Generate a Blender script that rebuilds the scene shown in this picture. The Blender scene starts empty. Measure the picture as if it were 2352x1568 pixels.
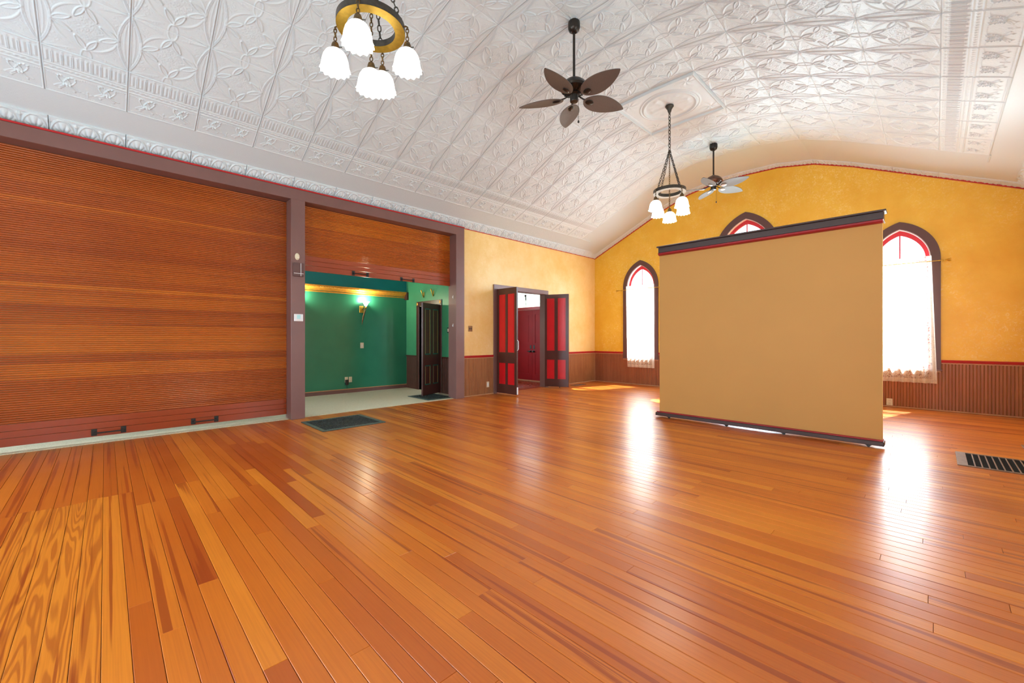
import bpy, bmesh, math, random
import numpy as np
from mathutils import Vector, Matrix
PI = math.pi
random.seed(7)
rng = np.random.default_rng(11)
SC = bpy.context.scene
COL = SC.collection

# ------------------------------------------------------------------ camera
cam_d = bpy.data.cameras.new('camera')
cam = bpy.data.objects.new('camera', cam_d); COL.objects.link(cam)
cam.location = (7.26, -10.65, 1.3)
cam.rotation_euler = (PI/2, 0, math.radians(45.57))
cam_d.sensor_width = 36.0
cam_d.lens = 36.0*953.0/2352.0
cam_d.shift_y = -7.5/2352.0
cam_d.clip_start = 0.05
SC.camera = cam

# ------------------------------------------------------------------ light and exposure
SC.view_settings.view_transform = 'Standard'
SC.view_settings.look = 'None'
SC.view_settings.exposure = 0.25
SC.view_settings.gamma = 1.0
SC.view_settings.use_curve_mapping = False

world = bpy.data.worlds.new('world'); SC.world = world
world.use_nodes = True
wn = world.node_tree.nodes; wl = world.node_tree.links
wn.clear()
wo = wn.new('ShaderNodeOutputWorld'); wb = wn.new('ShaderNodeBackground')
wb.inputs['Color'].default_value = (0.74, 0.88, 1.0, 1); wb.inputs['Strength'].default_value = 3.2
wl.new(wb.outputs[0], wo.inputs[0])

def lamp(kind, name, loc, energy, color=(1, 1, 1), size=None, size_y=None, target=None, radius=None, spread=None):
    d = bpy.data.lights.new(name, kind); d.energy = energy; d.color = color
    if kind == 'AREA':
        d.shape = 'RECTANGLE'; d.size = size; d.size_y = size_y or size
        if spread: d.spread = spread
    if radius is not None and kind in ('POINT', 'SPOT'): d.shadow_soft_size = radius
    o = bpy.data.objects.new(name, d); COL.objects.link(o); o.location = loc
    if target is not None:
        o.rotation_euler = (Vector(target)-Vector(loc)).to_track_quat('-Z', 'Y').to_euler()
    return o

sun_dir = Vector((-0.19, -0.71, -1.0))
sun_d = bpy.data.lights.new('sun_light', 'SUN'); sun_d.energy = 42.0; sun_d.angle = math.radians(0.6); sun_d.color = (1, .95, .86)
sun = bpy.data.objects.new('sun_light', sun_d); COL.objects.link(sun); sun.location = (9, 9, 12)
sun.rotation_euler = sun_dir.to_track_quat('-Z', 'Y').to_euler()
YF0 = -13.4
DAY = (0.71, 0.87, 1.0)
# daylight at the far wall's windows; side and rear lamps stand at added unseen windows
lamp('AREA', 'daylight_far_left', (1.51, 0.30, 2.0), 80, DAY, .8, 2.5, (1.51, -5, 1.2))
lamp('AREA', 'daylight_far_middle', (4.17, 0.45, 2.5), 280, (.64, .85, 1), 1.1, 3.1, (3.9, -5, -1.2))
lamp('AREA', 'daylight_far_right', (6.79, 0.30, 2.0), 80, DAY, .8, 2.5, (6.79, -5, 1.2))
for i, yy in enumerate((-3.2, -7.0, -11.6)):
    lamp('AREA', 'added_fill_side', (8.62, yy, 2.0), 82, DAY, .9, 2.5, (2.0, yy, 5.2))
for i, xx in enumerate((2.2, 6.1)):
    lamp('AREA', 'added_fill_rear', (xx, -13.72, 2.1), 190, DAY, 1.0, 2.6, (xx, -5, 4.6))
lamp('AREA', 'daylight_transom', (-1.3, -1.10, 2.6), 12, DAY, 1.6, .6, (-1.3, -4, .8))
lamp('AREA', 'added_fill_vestibule', (-2.78, -3.2, 1.9), 30, DAY, 1.2, 1.6, (0, -3.6, 1.4))  # fill lamp at an added unseen window, brightens the vestibule
lamp('AREA', 'added_fill_parlor', (-1.35, YF0-.28, 1.9), 220, DAY, 1.2, 1.8, (-1.6, -5, 1.5))  # fill lamp at an added end window, brightens the green room

# ------------------------------------------------------------------ materials
def new_mat(name):
    m = bpy.data.materials.new(name); m.use_nodes = True
    nt = m.node_tree; b = nt.nodes.get('Principled BSDF')
    return m, nt, b
def N(nt, t, **k):
    n = nt.nodes.new(t)
    for a, v in k.items():
        if a in n.inputs: n.inputs[a].default_value = v
        else: setattr(n, a, v)
    return n
def L(nt, a, b): nt.links.new(a, b)
def c4(c): return (c[0], c[1], c[2], 1)
def ramp(nt, fac, stops, interp='LINEAR'):
    r = nt.nodes.new('ShaderNodeValToRGB'); r.color_ramp.interpolation = interp
    e = r.color_ramp.elements
    while len(e) > 1: e.remove(e[-1])
    e[0].position = stops[0][0]; e[0].color = c4(stops[0][1])
    for p, c in stops[1:]:
        q = e.new(p); q.color = c4(c)
    L(nt, fac, r.inputs['Fac']); return r
def mixc(nt, fac, a, b, blend='MIX'):
    m = nt.nodes.new('ShaderNodeMix'); m.data_type = 'RGBA'; m.blend_type = blend
    if isinstance(fac, (int, float)): m.inputs[0].default_value = fac
    else: L(nt, fac, m.inputs[0])
    for i, v in ((6, a), (7, b)):
        if isinstance(v, tuple): m.inputs[i].default_value = c4(v)
        else: L(nt, v, m.inputs[i])
    return m.outputs[2]
def math_n(nt, op, a, b=None, c=None):
    n = nt.nodes.new('ShaderNodeMath'); n.operation = op
    for i, v in enumerate((a, b, c)):
        if v is None: continue
        if isinstance(v, (int, float)): n.inputs[i].default_value = v
        else: L(nt, v, n.inputs[i])
    return n.outputs[0]
def pos(nt, scale=(1, 1, 1), kind='world'):
    if kind == 'world': g = nt.nodes.new('ShaderNodeNewGeometry').outputs['Position']
    else: g = nt.nodes.new('ShaderNodeTexCoord').outputs['Object']
    mp = nt.nodes.new('ShaderNodeMapping'); mp.inputs['Scale'].default_value = scale
    L(nt, g, mp.inputs['Vector']); return mp.outputs[0]
def bump(nt, b, height, strength, dist=.002):
    n = nt.nodes.new('ShaderNodeBump'); n.inputs['Strength'].default_value = strength; n.inputs['Distance'].default_value = dist
    L(nt, height, n.inputs['Height']); L(nt, n.outputs[0], b.inputs['Normal'])

def paint(name, col, rough=.5, vary=.06, scale=8, bmp=.05, metallic=0, spec=.5, coat=0):
    m, nt, b = new_mat(name)
    nz = N(nt, 'ShaderNodeTexNoise', Scale=scale, Detail=4); L(nt, pos(nt), nz.inputs['Vector'])
    d = tuple(max(0, x*(1-vary)) for x in col); e = tuple(min(1, x*(1+vary)) for x in col)
    r = ramp(nt, nz.outputs['Fac'], [(.3, d), (.7, e)])
    L(nt, r.outputs['Color'], b.inputs['Base Color'])
    b.inputs['Roughness'].default_value = rough; b.inputs['Metallic'].default_value = metallic
    b.inputs['Specular IOR Level'].default_value = spec
    if coat:
        b.inputs['Coat Weight'].default_value = coat; b.inputs['Coat Roughness'].default_value = .12
    if bmp:
        nz2 = N(nt, 'ShaderNodeTexNoise', Scale=scale*12, Detail=3); L(nt, pos(nt), nz2.inputs['Vector'])
        bump(nt, b, nz2.outputs['Fac'], bmp)
    return m

M = {}
M['brown'] = paint('brown_paint', (.185, .090, .080), .38, .06, 3, .12)
M['brown_door'] = paint('brown_door_paint', (.075, .022, .016), .33, .08, 5, .08)
M['brown_box'] = paint('brown_box_paint', (.105, .046, .042), .4, .06, 3, .1)
M['brown_backlit'] = paint('brown_paint_backlit', (.110, .050, .047), .4, .06, 3, .1)  # frame brown with backlit shade painted in, for the window casings
M['red'] = paint('red_paint', (.44, .012, .016), .35, .06, 6)
M['red_panel'] = paint('red_panel_paint', (.60, .006, .012), .33, .05, 6, .04)
M['red_door'] = paint('red_door_paint', (.30, .003, .008), .5, .1, 3, .04, 0, .3)
M['teal_trim'] = paint('teal_paint', (.01, .13, .10), .4)
M['gold'] = paint('gold_paint', (.75, .36, .05), .35, .1, 20, .1, .3)
M['cream'] = paint('cream_paint', (.78, .62, .42), .5, .04)
M['white'] = paint('white_paint', (.8, .8, .78), .5, .03)
M['ivory'] = paint('ivory_plastic', (.72, .63, .45), .4, .02)
M['white_plastic'] = paint('white_plastic', (.75, .76, .78), .35, .02)
M['lcd'] = paint('lcd_screen', (.42, .74, .76), .2, .05, 60, 0)
M['black_plastic'] = paint('black_plastic', (.012, .012, .012), .35, .1)
M['bronze'] = paint('dark_bronze', (.060, .052, .043), .42, .25, 40, .1, .5)
M['bronze_mid'] = paint('aged_bronze', (.16, .10, .045), .35, .3, 40, .1, .8)
M['brass'] = paint('brushed_brass', (.62, .40, .06), .33, .12, 30, .1, .75)
M['fan_metal'] = paint('fan_dark_metal', (.030, .024, .020), .3, .2, 20, 0, .5)
M['fan_copper'] = paint('fan_copper_metal', (.12, .055, .035), .3, .2, 20, 0, .6)
M['iron'] = paint('black_iron', (.022, .020, .018), .5, .3, 60, .3, .3)
M['screen_cloth'] = paint('tan_screen_cloth', (.57, .305, .080), .62, .03, 1.2, .05)
M['screen_dark'] = paint('screen_brown', (.052, .030, .030), .4, .1, 5)
M['screen_red'] = paint('screen_red', (.32, .010, .018), .35, .05, 5)
M['green'] = paint('green_wall_paint', (.030, .215, .125), .24, .08, 2.0, .15)
M['green_daylit'] = paint('green_wall_daylit', (.012, .25, .29), .36, .08, 2.0, .15)  # green wall with blue daylight painted into its colour
M['green_r'] = paint('light_green_wall', (.060, .30, .14), .4, .08, 2.0, .15)  # right wall in a lighter green than the back wall
M['vestibule'] = paint('vestibule_wall_paint', (.62, .55, .42), .5, .05)
M['ext'] = paint('exterior_render', (.55, .56, .55), .8, .08, 2)
M['siding'] = paint('white_siding', (.8, .84, .82), .6, .03, 3)
M['lawn'] = paint('lawn', (.10, .16, .05), .9, .3, 3, .5)
M['rubber'] = paint('black_rubber', (.018, .026, .024), .45, .3, 40, .5)
M['rubber_rim'] = paint('worn_rubber_rim', (.065, .095, .085), .45, .3, 30, .3)
M['vent_metal'] = paint('bronze_vent', (.20, .12, .085), .45, .3, 30, .3, .3)
M['vent_dark'] = paint('vent_shadow_box', (.012, .009, .007), .8, .1)
M['base_strip'] = paint('tan_strip', (.50, .26, .13), .45, .1, 10)
M['jamb_white'] = paint('pale_jamb_paint', (.75, .62, .62), .5, .04)
M['sash_red'] = paint('sash_red_paint', (.55, .02, .035), .4, .05)
M['brushed_plate'] = paint('copper_plate', (.26, .15, .07), .4, .2, 60, .2, .5)

# sponge painted plaster
def sponge(name, deep, mid, pale, amt):
    m, nt, b = new_mat(name)
    p = pos(nt)
    n1 = N(nt, 'ShaderNodeTexNoise', Scale=1.6, Detail=8, Roughness=.7); L(nt, p, n1.inputs['Vector'])
    n2 = N(nt, 'ShaderNodeTexNoise', Scale=17, Detail=8, Roughness=.8, Distortion=1.6); L(nt, p, n2.inputs['Vector'])
    n3 = N(nt, 'ShaderNodeTexNoise', Scale=.8, Detail=3); L(nt, p, n3.inputs['Vector'])
    base = ramp(nt, n1.outputs['Fac'], [(.34, deep), (.66, mid)])
    f = math_n(nt, 'MULTIPLY', ramp(nt, n2.outputs['Fac'], [(.52, (0, 0, 0)), (.62, (1, 1, 1))]).outputs['Color'],
               ramp(nt, n3.outputs['Fac'], [(.42, (0, 0, 0)), (.62, (1, 1, 1))]).outputs['Color'])
    f = math_n(nt, 'MULTIPLY', f, amt)
    L(nt, mixc(nt, f, base.outputs['Color'], pale), b.inputs['Base Color'])
    b.inputs['Roughness'].default_value = .42
    n4 = N(nt, 'ShaderNodeTexNoise', Scale=60, Detail=4, Roughness=.7); L(nt, p, n4.inputs['Vector'])
    bump(nt, b, n4.outputs['Fac'], .35, .003)
    return m
M['yellow'] = sponge('yellow_sponge_plaster', (.80, .455, .030), (.87, .56, .055), (.95, .78, .36), .7)
M['yellow_glare'] = sponge('yellow_sponge_plaster_glare', (.80, .52, .16), (.87, .64, .28), (.92, .76, .44), .5)  # same yellow plaster, made paler with window glare painted in

# pressed metal ceiling
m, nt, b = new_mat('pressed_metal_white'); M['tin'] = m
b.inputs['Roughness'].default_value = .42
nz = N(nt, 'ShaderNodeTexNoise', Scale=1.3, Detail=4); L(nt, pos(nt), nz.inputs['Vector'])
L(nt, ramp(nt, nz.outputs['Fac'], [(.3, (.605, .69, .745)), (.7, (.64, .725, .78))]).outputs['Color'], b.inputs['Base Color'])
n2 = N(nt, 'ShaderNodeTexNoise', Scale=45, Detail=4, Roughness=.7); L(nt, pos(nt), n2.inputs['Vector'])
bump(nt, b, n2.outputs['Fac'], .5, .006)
# diamond filler sheets
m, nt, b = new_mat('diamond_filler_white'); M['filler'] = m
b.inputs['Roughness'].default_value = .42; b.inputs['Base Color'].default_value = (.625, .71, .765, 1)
g = nt.nodes.new('ShaderNodeNewGeometry'); sx = nt.nodes.new('ShaderNodeSeparateXYZ'); L(nt, g.outputs['Position'], sx.inputs[0])
def diag(sg):
    a = math_n(nt, 'ADD' if sg > 0 else 'SUBTRACT', math_n(nt, 'MULTIPLY', sx.outputs['Y'], 1/.042), math_n(nt, 'MULTIPLY', sx.outputs['X'], 1.1/.042))
    f = math_n(nt, 'ABSOLUTE', math_n(nt, 'SUBTRACT', math_n(nt, 'FRACT', a), .5))
    return math_n(nt, 'GREATER_THAN', f, .40), f
a1, f1 = diag(1); a2, f2 = diag(-1)
dot = math_n(nt, 'LESS_THAN', math_n(nt, 'ADD', f1, f2), .16)
hh = math_n(nt, 'ADD', math_n(nt, 'MAXIMUM', a1, a2), math_n(nt, 'MULTIPLY', dot, 1.5))
bump(nt, b, hh, 1.0, .006)

# floor boards and shutters
def wood(name, axis, stops, dark, grain_col, rough=.2, coat=.5, streak=.55, fine=1.0, fig=True):
    m, nt, b = new_mat(name)
    at = nt.nodes.new('ShaderNodeAttribute'); at.attribute_name = 'tone'
    tone = at.outputs['Fac']
    g = nt.nodes.new('ShaderNodeNewGeometry'); s = nt.nodes.new('ShaderNodeSeparateXYZ'); L(nt, g.outputs['Position'], s.inputs[0])
    al, ac, up = {'X': ('X', 'Y', 'Z'), 'Y': ('Y', 'Z', 'X'), 'Z': ('Z', 'X', 'Y')}[axis]
    def vec(sa, sc, off):
        c = nt.nodes.new('ShaderNodeCombineXYZ')
        L(nt, math_n(nt, 'MULTIPLY', s.outputs[al], sa), c.inputs[0])
        L(nt, math_n(nt, 'MULTIPLY', s.outputs[ac], sc), c.inputs[1])
        L(nt, math_n(nt, 'MULTIPLY', tone, off), c.inputs[2]); return c.outputs[0]
    base = ramp(nt, tone, stops)
    n1 = N(nt, 'ShaderNodeTexNoise', Scale=1, Detail=3, Roughness=.5); L(nt, vec(.30, 20, 57), n1.inputs['Vector'])
    col = mixc(nt, math_n(nt, 'MULTIPLY', ramp(nt, n1.outputs['Fac'], [(.60, (0, 0, 0)), (.63, (1, 1, 1))]).outputs['Color'], streak), base.outputs['Color'], dark)
    n2 = N(nt, 'ShaderNodeTexNoise', Scale=1, Detail=4, Roughness=.6); L(nt, vec(2.2, 130, 31), n2.inputs['Vector'])
    col = mixc(nt, math_n(nt, 'MULTIPLY', ramp(nt, n2.outputs['Fac'], [(.42, (0, 0, 0)), (.62, (1, 1, 1))]).outputs['Color'], .22*fine), col, grain_col)
    n3 = N(nt, 'ShaderNodeTexNoise', Scale=.9, Detail=3); L(nt, g.outputs['Position'], n3.inputs['Vector'])
    col = mixc(nt, math_n(nt, 'MULTIPLY', ramp(nt, n3.outputs['Fac'], [(.4, (0, 0, 0)), (.7, (1, 1, 1))]).outputs['Color'], .2), col, dark)
    if fig:
        nf = N(nt, 'ShaderNodeTexNoise', Scale=1, Detail=2, Roughness=.45, Distortion=.35); L(nt, vec(.50, 9.5, 23), nf.inputs['Vector'])
        rg = math_n(nt, 'ABSOLUTE', math_n(nt, 'SUBTRACT', math_n(nt, 'FRACT', math_n(nt, 'MULTIPLY', nf.outputs['Fac'], 13.0)), .5))
        sel = ramp(nt, tone, [(.935, (0, 0, 0)), (.945, (1, 1, 1))])
        f = math_n(nt, 'MULTIPLY', ramp(nt, rg, [(.20, (0, 0, 0)), (.36, (1, 1, 1))]).outputs['Color'], sel.outputs['Color'])
        col = mixc(nt, math_n(nt, 'MULTIPLY', f, .5), col, dark)
    L(nt, col, b.inputs['Base Color'])
    nr = N(nt, 'ShaderNodeTexNoise', Scale=2.2, Detail=5); L(nt, g.outputs['Position'], nr.inputs['Vector'])
    rr = N(nt, 'ShaderNodeMapRange'); L(nt, nr.outputs['Fac'], rr.inputs[0]); rr.inputs['To Min'].default_value = rough*.8; rr.inputs['To Max'].default_value = rough*1.35
    L(nt, rr.outputs[0], b.inputs['Roughness'])
    b.inputs['Coat Weight'].default_value = coat; b.inputs['Coat Roughness'].default_value = .2
    nb = N(nt, 'ShaderNodeTexNoise', Scale=1, Detail=2); L(nt, vec(2.0, 22, 9), nb.inputs['Vector'])
    bump(nt, b, nb.outputs['Fac'], .25, .003)
    return m
M['plank'] = wood('fir_floor_board', 'X', [(0, (.38, .072, .007)), (.14, (.52, .125, .010)), (.5, (.60, .165, .013)), (.8, (.66, .205, .018)), (1, (.74, .255, .020))],
                  (.27, .036, .004), (.36, .065, .006), .30, .28, .75)
M['plank_red_reflect'] = wood('fir_board_red_reflection', 'X', [(0, (.26, .03, .006)), (1, (.42, .07, .010))], (.2, .02, .004), (.25, .03, .005), .25, .5)  # same fir boards with a red reflection painted into the colour
M['slat'] = wood('shutter_slat_wood', 'Y', [(0, (.22, .032, .003)), (.3, (.35, .066, .004)), (.7, (.48, .112, .006)), (1, (.60, .170, .010))],
                 (.13, .014, .003), (.22, .03, .004), .33, .35, .25, 1.2, False)
M['slat_rail'] = wood('shutter_rail_wood', 'Y', [(0, (.27, .036, .004)), (1, (.33, .050, .005))], (.2, .02, .004), (.26, .03, .005), .32, .2, .2, .6, False)
M['bead'] = wood('beadboard_wood', 'Z', [(0, (.32, .105, .042)), (1, (.38, .135, .055))], (.17, .045, .014), (.18, .05, .016), .42, .1, .3, 1.4, False)
M['bead_left'] = wood('beadboard_wood_warm', 'Z', [(0, (.33, .125, .036)), (1, (.40, .160, .050))], (.16, .045, .012), (.17, .05, .014), .42, .1, .35, 1.6, False)
M['bead_dark'] = paint('dark_wainscot', (.085, .030, .018), .4, .2, 6, .3)
M['groove'] = paint('dark_groove', (.03, .010, .004), .7)

# carpet
m, nt, b = new_mat('speckled_carpet'); M['carpet'] = m
b.inputs['Roughness'].default_value = .95
v1 = N(nt, 'ShaderNodeTexNoise', Scale=120, Detail=3, Roughness=.8); L(nt, pos(nt), v1.inputs['Vector'])
v2 = N(nt, 'ShaderNodeTexNoise', Scale=3, Detail=3); L(nt, pos(nt), v2.inputs['Vector'])
cc = ramp(nt, v1.outputs['Fac'], [(.3, (.34, .31, .20)), (.5, (.68, .61, .43)), (.7, (.84, .77, .58))])
L(nt, mixc(nt, math_n(nt, 'MULTIPLY', v2.outputs['Fac'], .25), cc.outputs['Color'], (.5, .47, .34)), b.inputs['Base Color'])
bump(nt, b, v1.outputs['Fac'], .8, .01)

# lace
def lace_mat(name, dens, hole):
    m, nt, b = new_mat(name)
    out = nt.nodes.get('Material Output')
    g = pos(nt)
    v = N(nt, 'ShaderNodeTexVoronoi', Scale=26, feature='DISTANCE_TO_EDGE'); L(nt, g, v.inputs['Vector'])
    n = N(nt, 'ShaderNodeTexNoise', Scale=9, Detail=5, Roughness=.7, Distortion=2.5); L(nt, g, n.inputs['Vector'])
    f1 = ramp(nt, v.outputs['Distance'], [(.06, (1, 1, 1)), (.14, (0, 0, 0))])
    f2 = ramp(nt, n.outputs['Fac'], [(.47, (0, 0, 0)), (.53, (1, 1, 1))])
    f = math_n(nt, 'MAXIMUM', f1.outputs['Color'], f2.outputs['Color'])
    f = math_n(nt, 'ADD', math_n(nt, 'MULTIPLY', f, dens-hole), hole)
    tr = nt.nodes.new('ShaderNodeBsdfTransparent'); di = nt.nodes.new('ShaderNodeBsdfDiffuse'); tl = nt.nodes.new('ShaderNodeBsdfTranslucent')
    di.inputs['Color'].default_value = (.92, .84, .68, 1); tl.inputs['Color'].default_value = (.90, .86, .78, 1)
    a = nt.nodes.new('ShaderNodeMixShader'); a.inputs[0].default_value = .5; L(nt, di.outputs[0], a.inputs[1]); L(nt, tl.outputs[0], a.inputs[2])
    c = nt.nodes.new('ShaderNodeMixShader'); L(nt, f, c.inputs[0]); L(nt, tr.outputs[0], c.inputs[1]); L(nt, a.outputs[0], c.inputs[2])
    L(nt, c.outputs[0], out.inputs['Surface']); return m
M['lace'] = lace_mat('white_lace', .72, .22)
M['lace_hem'] = lace_mat('lace_hem', .9, .78)
# window glass
m, nt, b = new_mat('window_glass'); M['glass'] = m
out = nt.nodes.get('Material Output')
tr = nt.nodes.new('ShaderNodeBsdfTransparent'); gl = nt.nodes.new('ShaderNodeBsdfGlossy'); gl.inputs['Roughness'].default_value = .02
mx = nt.nodes.new('ShaderNodeMixShader'); mx.inputs[0].default_value = .05; L(nt, tr.outputs[0], mx.inputs[1]); L(nt, gl.outputs[0], mx.inputs[2])
L(nt, mx.outputs[0], out.inputs['Surface'])
# lamp glass
def glow(name, col, strength):
    m, nt, b = new_mat(name)
    b.inputs['Base Color'].default_value = (.9, .88, .84, 1); b.inputs['Roughness'].default_value = .25
    nz = N(nt, 'ShaderNodeTexNoise', Scale=30); L(nt, pos(nt, kind='object'), nz.inputs['Vector'])
    r = ramp(nt, nz.outputs['Fac'], [(.3, tuple(c*.94 for c in col)), (.7, col)])
    L(nt, r.outputs['Color'], b.inputs['Emission Color']); b.inputs['Emission Strength'].default_value = strength
    return m
M['shade_glow'] = glow('lit_frosted_glass', (1, .96, .88), 1.6)
M['bulb'] = glow('lit_bulb', (1, .93, .8), 6)
M['sconce_glow'] = glow('lit_sconce_glass', (1, .97, .85), 3.0)
# fan blades: woven leaf
m, nt, b = new_mat('woven_fan_blade'); M['blade'] = m
b.inputs['Roughness'].default_value = .45
wv = N(nt, 'ShaderNodeTexChecker', Scale=150); L(nt, pos(nt, kind='object'), wv.inputs['Vector'])
wv.inputs['Color1'].default_value = (.13, .105, .095, 1); wv.inputs['Color2'].default_value = (.08, .062, .055, 1)
L(nt, wv.outputs['Color'], b.inputs['Base Color']); bump(nt, b, wv.outputs['Fac'], .3, .002)
m, nt, b = new_mat('woven_fan_blade_grey'); M['blade_far'] = m
b.inputs['Roughness'].default_value = .6; b.inputs['Specular IOR Level'].default_value = .25
wv = N(nt, 'ShaderNodeTexChecker', Scale=150); L(nt, pos(nt, kind='object'), wv.inputs['Vector'])
wv.inputs['Color1'].default_value = (.20, .185, .165, 1); wv.inputs['Color2'].default_value = (.15, .137, .122, 1)
L(nt, wv.outputs['Color'], b.inputs['Base Color']); bump(nt, b, wv.outputs['Fac'], .3, .002)

# ------------------------------------------------------------------ mesh helpers
class MB:
    def __init__(s): s.v = []; s.f = []
    def add(s, vs, fs):
        o = len(s.v); s.v += [tuple(p) for p in vs]; s.f += [tuple(i+o for i in f) for f in fs]; return s
    def box(s, a, b_, bev=0):
        x0, y0, z0 = (min(a[i], b_[i]) for i in range(3)); x1, y1, z1 = (max(a[i], b_[i]) for i in range(3))
        if bev <= 0:
            vs = [(x0, y0, z0), (x1, y0, z0), (x1, y1, z0), (x0, y1, z0), (x0, y0, z1), (x1, y0, z1), (x1, y1, z1), (x0, y1, z1)]
            return s.add(vs, [(3, 2, 1, 0), (4, 5, 6, 7), (0, 1, 5, 4), (1, 2, 6, 5), (2, 3, 7, 6), (3, 0, 4, 7)])
        bm = bmesh.new(); bmesh.ops.create_cube(bm, size=1)
        bmesh.ops.scale(bm, vec=(x1-x0, y1-y0, z1-z0), verts=bm.verts)
        bmesh.ops.translate(bm, vec=((x0+x1)/2, (y0+y1)/2, (z0+z1)/2), verts=bm.verts)
        bmesh.ops.bevel(bm, geom=bm.edges[:], offset=min(bev, (x1-x0)/2.1, (y1-y0)/2.1, (z1-z0)/2.1), segments=1, affect='EDGES')
        bm.verts.index_update()
        vs = [tuple(v.co) for v in bm.verts]; fs = [tuple(v.index for v in f.verts) for f in bm.faces]; bm.free()
        return s.add(vs, fs)
    def obox(s, A, B, half_t, z0, z1, bev=0):
        """upright slab from plan point A to B, thickness 2*half_t"""
        A = Vector((A[0], A[1])); B = Vector((B[0], B[1])); u = (B-A).normalized(); n = Vector((-u.y, u.x))
        m = MB().box((0, -half_t, z0), ((B-A).length, half_t, z1), bev)
        return s.add([(A.x+u.x*p[0]+n.x*p[1], A.y+u.y*p[0]+n.y*p[1], p[2]) for p in m.v], m.f)
    def lathe(s, prof, n=24, c=(0, 0, 0), flute=0, fl_n=0, fl_from=0, close=False):
        vs = []; k = len(prof)
        for i in range(n):
            a = 2*PI*i/n
            for j, (r, z) in enumerate(prof):
                rr = r
                if flute and z < fl_from: rr = r*(1+flute*math.cos(fl_n*a)*min(1, (fl_from-z)/(fl_from-prof[-1][1]+1e-6)))
                vs.append((c[0]+rr*math.cos(a), c[1]+rr*math.sin(a), c[2]+z))
        fs = []
        for i in range(n):
            for j in range(k-1):
                a = i*k+j; b_ = ((i+1) % n)*k+j
                fs.append((a, b_, b_+1, a+1))
            if close: fs.append((i*k+k-1, ((i+1) % n)*k+k-1, ((i+1) % n)*k, i*k))
        return s.add(vs, fs)
    def tube(s, pts, r, n=8, closed=False):
        pts = [Vector(p) for p in pts]; k = len(pts); vs = []
        up = None
        for i, p in enumerate(pts):
            if closed: t = (pts[(i+1) % k]-pts[i-1]).normalized()
            else: t = (pts[min(i+1, k-1)]-pts[max(i-1, 0)]).normalized()
            if up is None: up = Vector((0, 0, 1)) if abs(t.z) < .9 else Vector((1, 0, 0))
            a = t.cross(up).normalized(); b_ = t.cross(a).normalized(); up = -b_ if b_.dot(up) < 0 else b_
            rr = r[i] if isinstance(r, (list, tuple)) else r
            for j in range(n):
                q = 2*PI*j/n; vs.append(p+a*math.cos(q)*rr+b_*math.sin(q)*rr)
        fs = []
        for i in range(k if closed else k-1):
            for j in range(n):
                i2 = (i+1) % k
                fs.append((i*n+j, i*n+(j+1) % n, i2*n+(j+1) % n, i2*n+j))
        if not closed:
            fs.append(tuple(range(n))[::-1]); fs.append(tuple((k-1)*n+j for j in range(n)))
        return s.add(vs, fs)
    def plate(s, outer, holes, t0, t1, fn):
        """polygon (with holes) in 2-D, extruded t0..t1, mapped by fn(a, b, t)"""
        bm = bmesh.new(); loops = []
        for lp in [outer]+holes:
            vs = [bm.verts.new((p[0], p[1], 0)) for p in lp]; loops.append(vs)
            for i in range(len(vs)): bm.edges.new((vs[i], vs[(i+1) % len(vs)]))
        bmesh.ops.triangle_fill(bm, use_beauty=True, use_dissolve=False, edges=bm.edges[:])
        bm.verts.index_update(); n = len(bm.verts); co = [v.co.copy() for v in bm.verts]
        tris = [[v.index for v in f.verts] for f in bm.faces]
        idx = [[v.index for v in lp] for lp in loops]; bm.free()
        vs = [fn(p.x, p.y, t0) for p in co]+[fn(p.x, p.y, t1) for p in co]
        fs = [tuple(t) for t in tris]+[tuple(i+n for i in reversed(t)) for t in tris]
        for lp in idx:
            for i in range(len(lp)):
                a, b_ = lp[i], lp[(i+1) % len(lp)]; fs.append((a, b_, b_+n, a+n))
        return s.add(vs, fs)
    def build(s, name, mat, parent=None, smooth=False, recalc=True, loc=None):
        me = bpy.data.meshes.new(name); me.from_pydata(s.v, [], s.f)
        if recalc:
            bm = bmesh.new(); bm.from_mesh(me); bmesh.ops.recalc_face_normals(bm, faces=bm.faces[:]); bm.to_mesh(me); bm.free()
        if mat: me.materials.append(mat)
        if smooth:
            me.polygons.foreach_set('use_smooth', [True]*len(me.polygons))
            if smooth != 'all':
                try: me.set_sharp_from_angle(angle=math.radians(40))
                except Exception: pass
        o = bpy.data.objects.new(name, me); COL.objects.link(o)
        if parent: o.parent = parent
        if loc: o.location = loc
        return o
def tone(me, val):
    a = me.attributes.new('tone', 'FLOAT', 'POINT')
    if isinstance(val, (int, float)): val = [val]*len(me.vertices)
    a.data.foreach_set('value', np.asarray(val, dtype=np.float32))
def box(name, a, b_, mat, parent=None, bev=0): return MB().box(a, b_, bev).build(name, mat, parent)
def tag(o, label=None, cat=None, group=None, kind=None):
    if label: o['label'] = label
    if cat: o['category'] = cat
    if group: o['group'] = group
    if kind: o['kind'] = kind
    return o
def thing(name, label, cat, loc=(0, 0, 0), rz=0, group=None, kind=None):
    o = bpy.data.objects.new(name, None); COL.objects.link(o); o.location = loc; o.rotation_euler = (0, 0, rz)
    o.empty_display_size = .1
    return tag(o, label, cat, group, kind)
def struct(o, label=None, cat=None): return tag(o, label, cat, None, 'structure')
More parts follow.
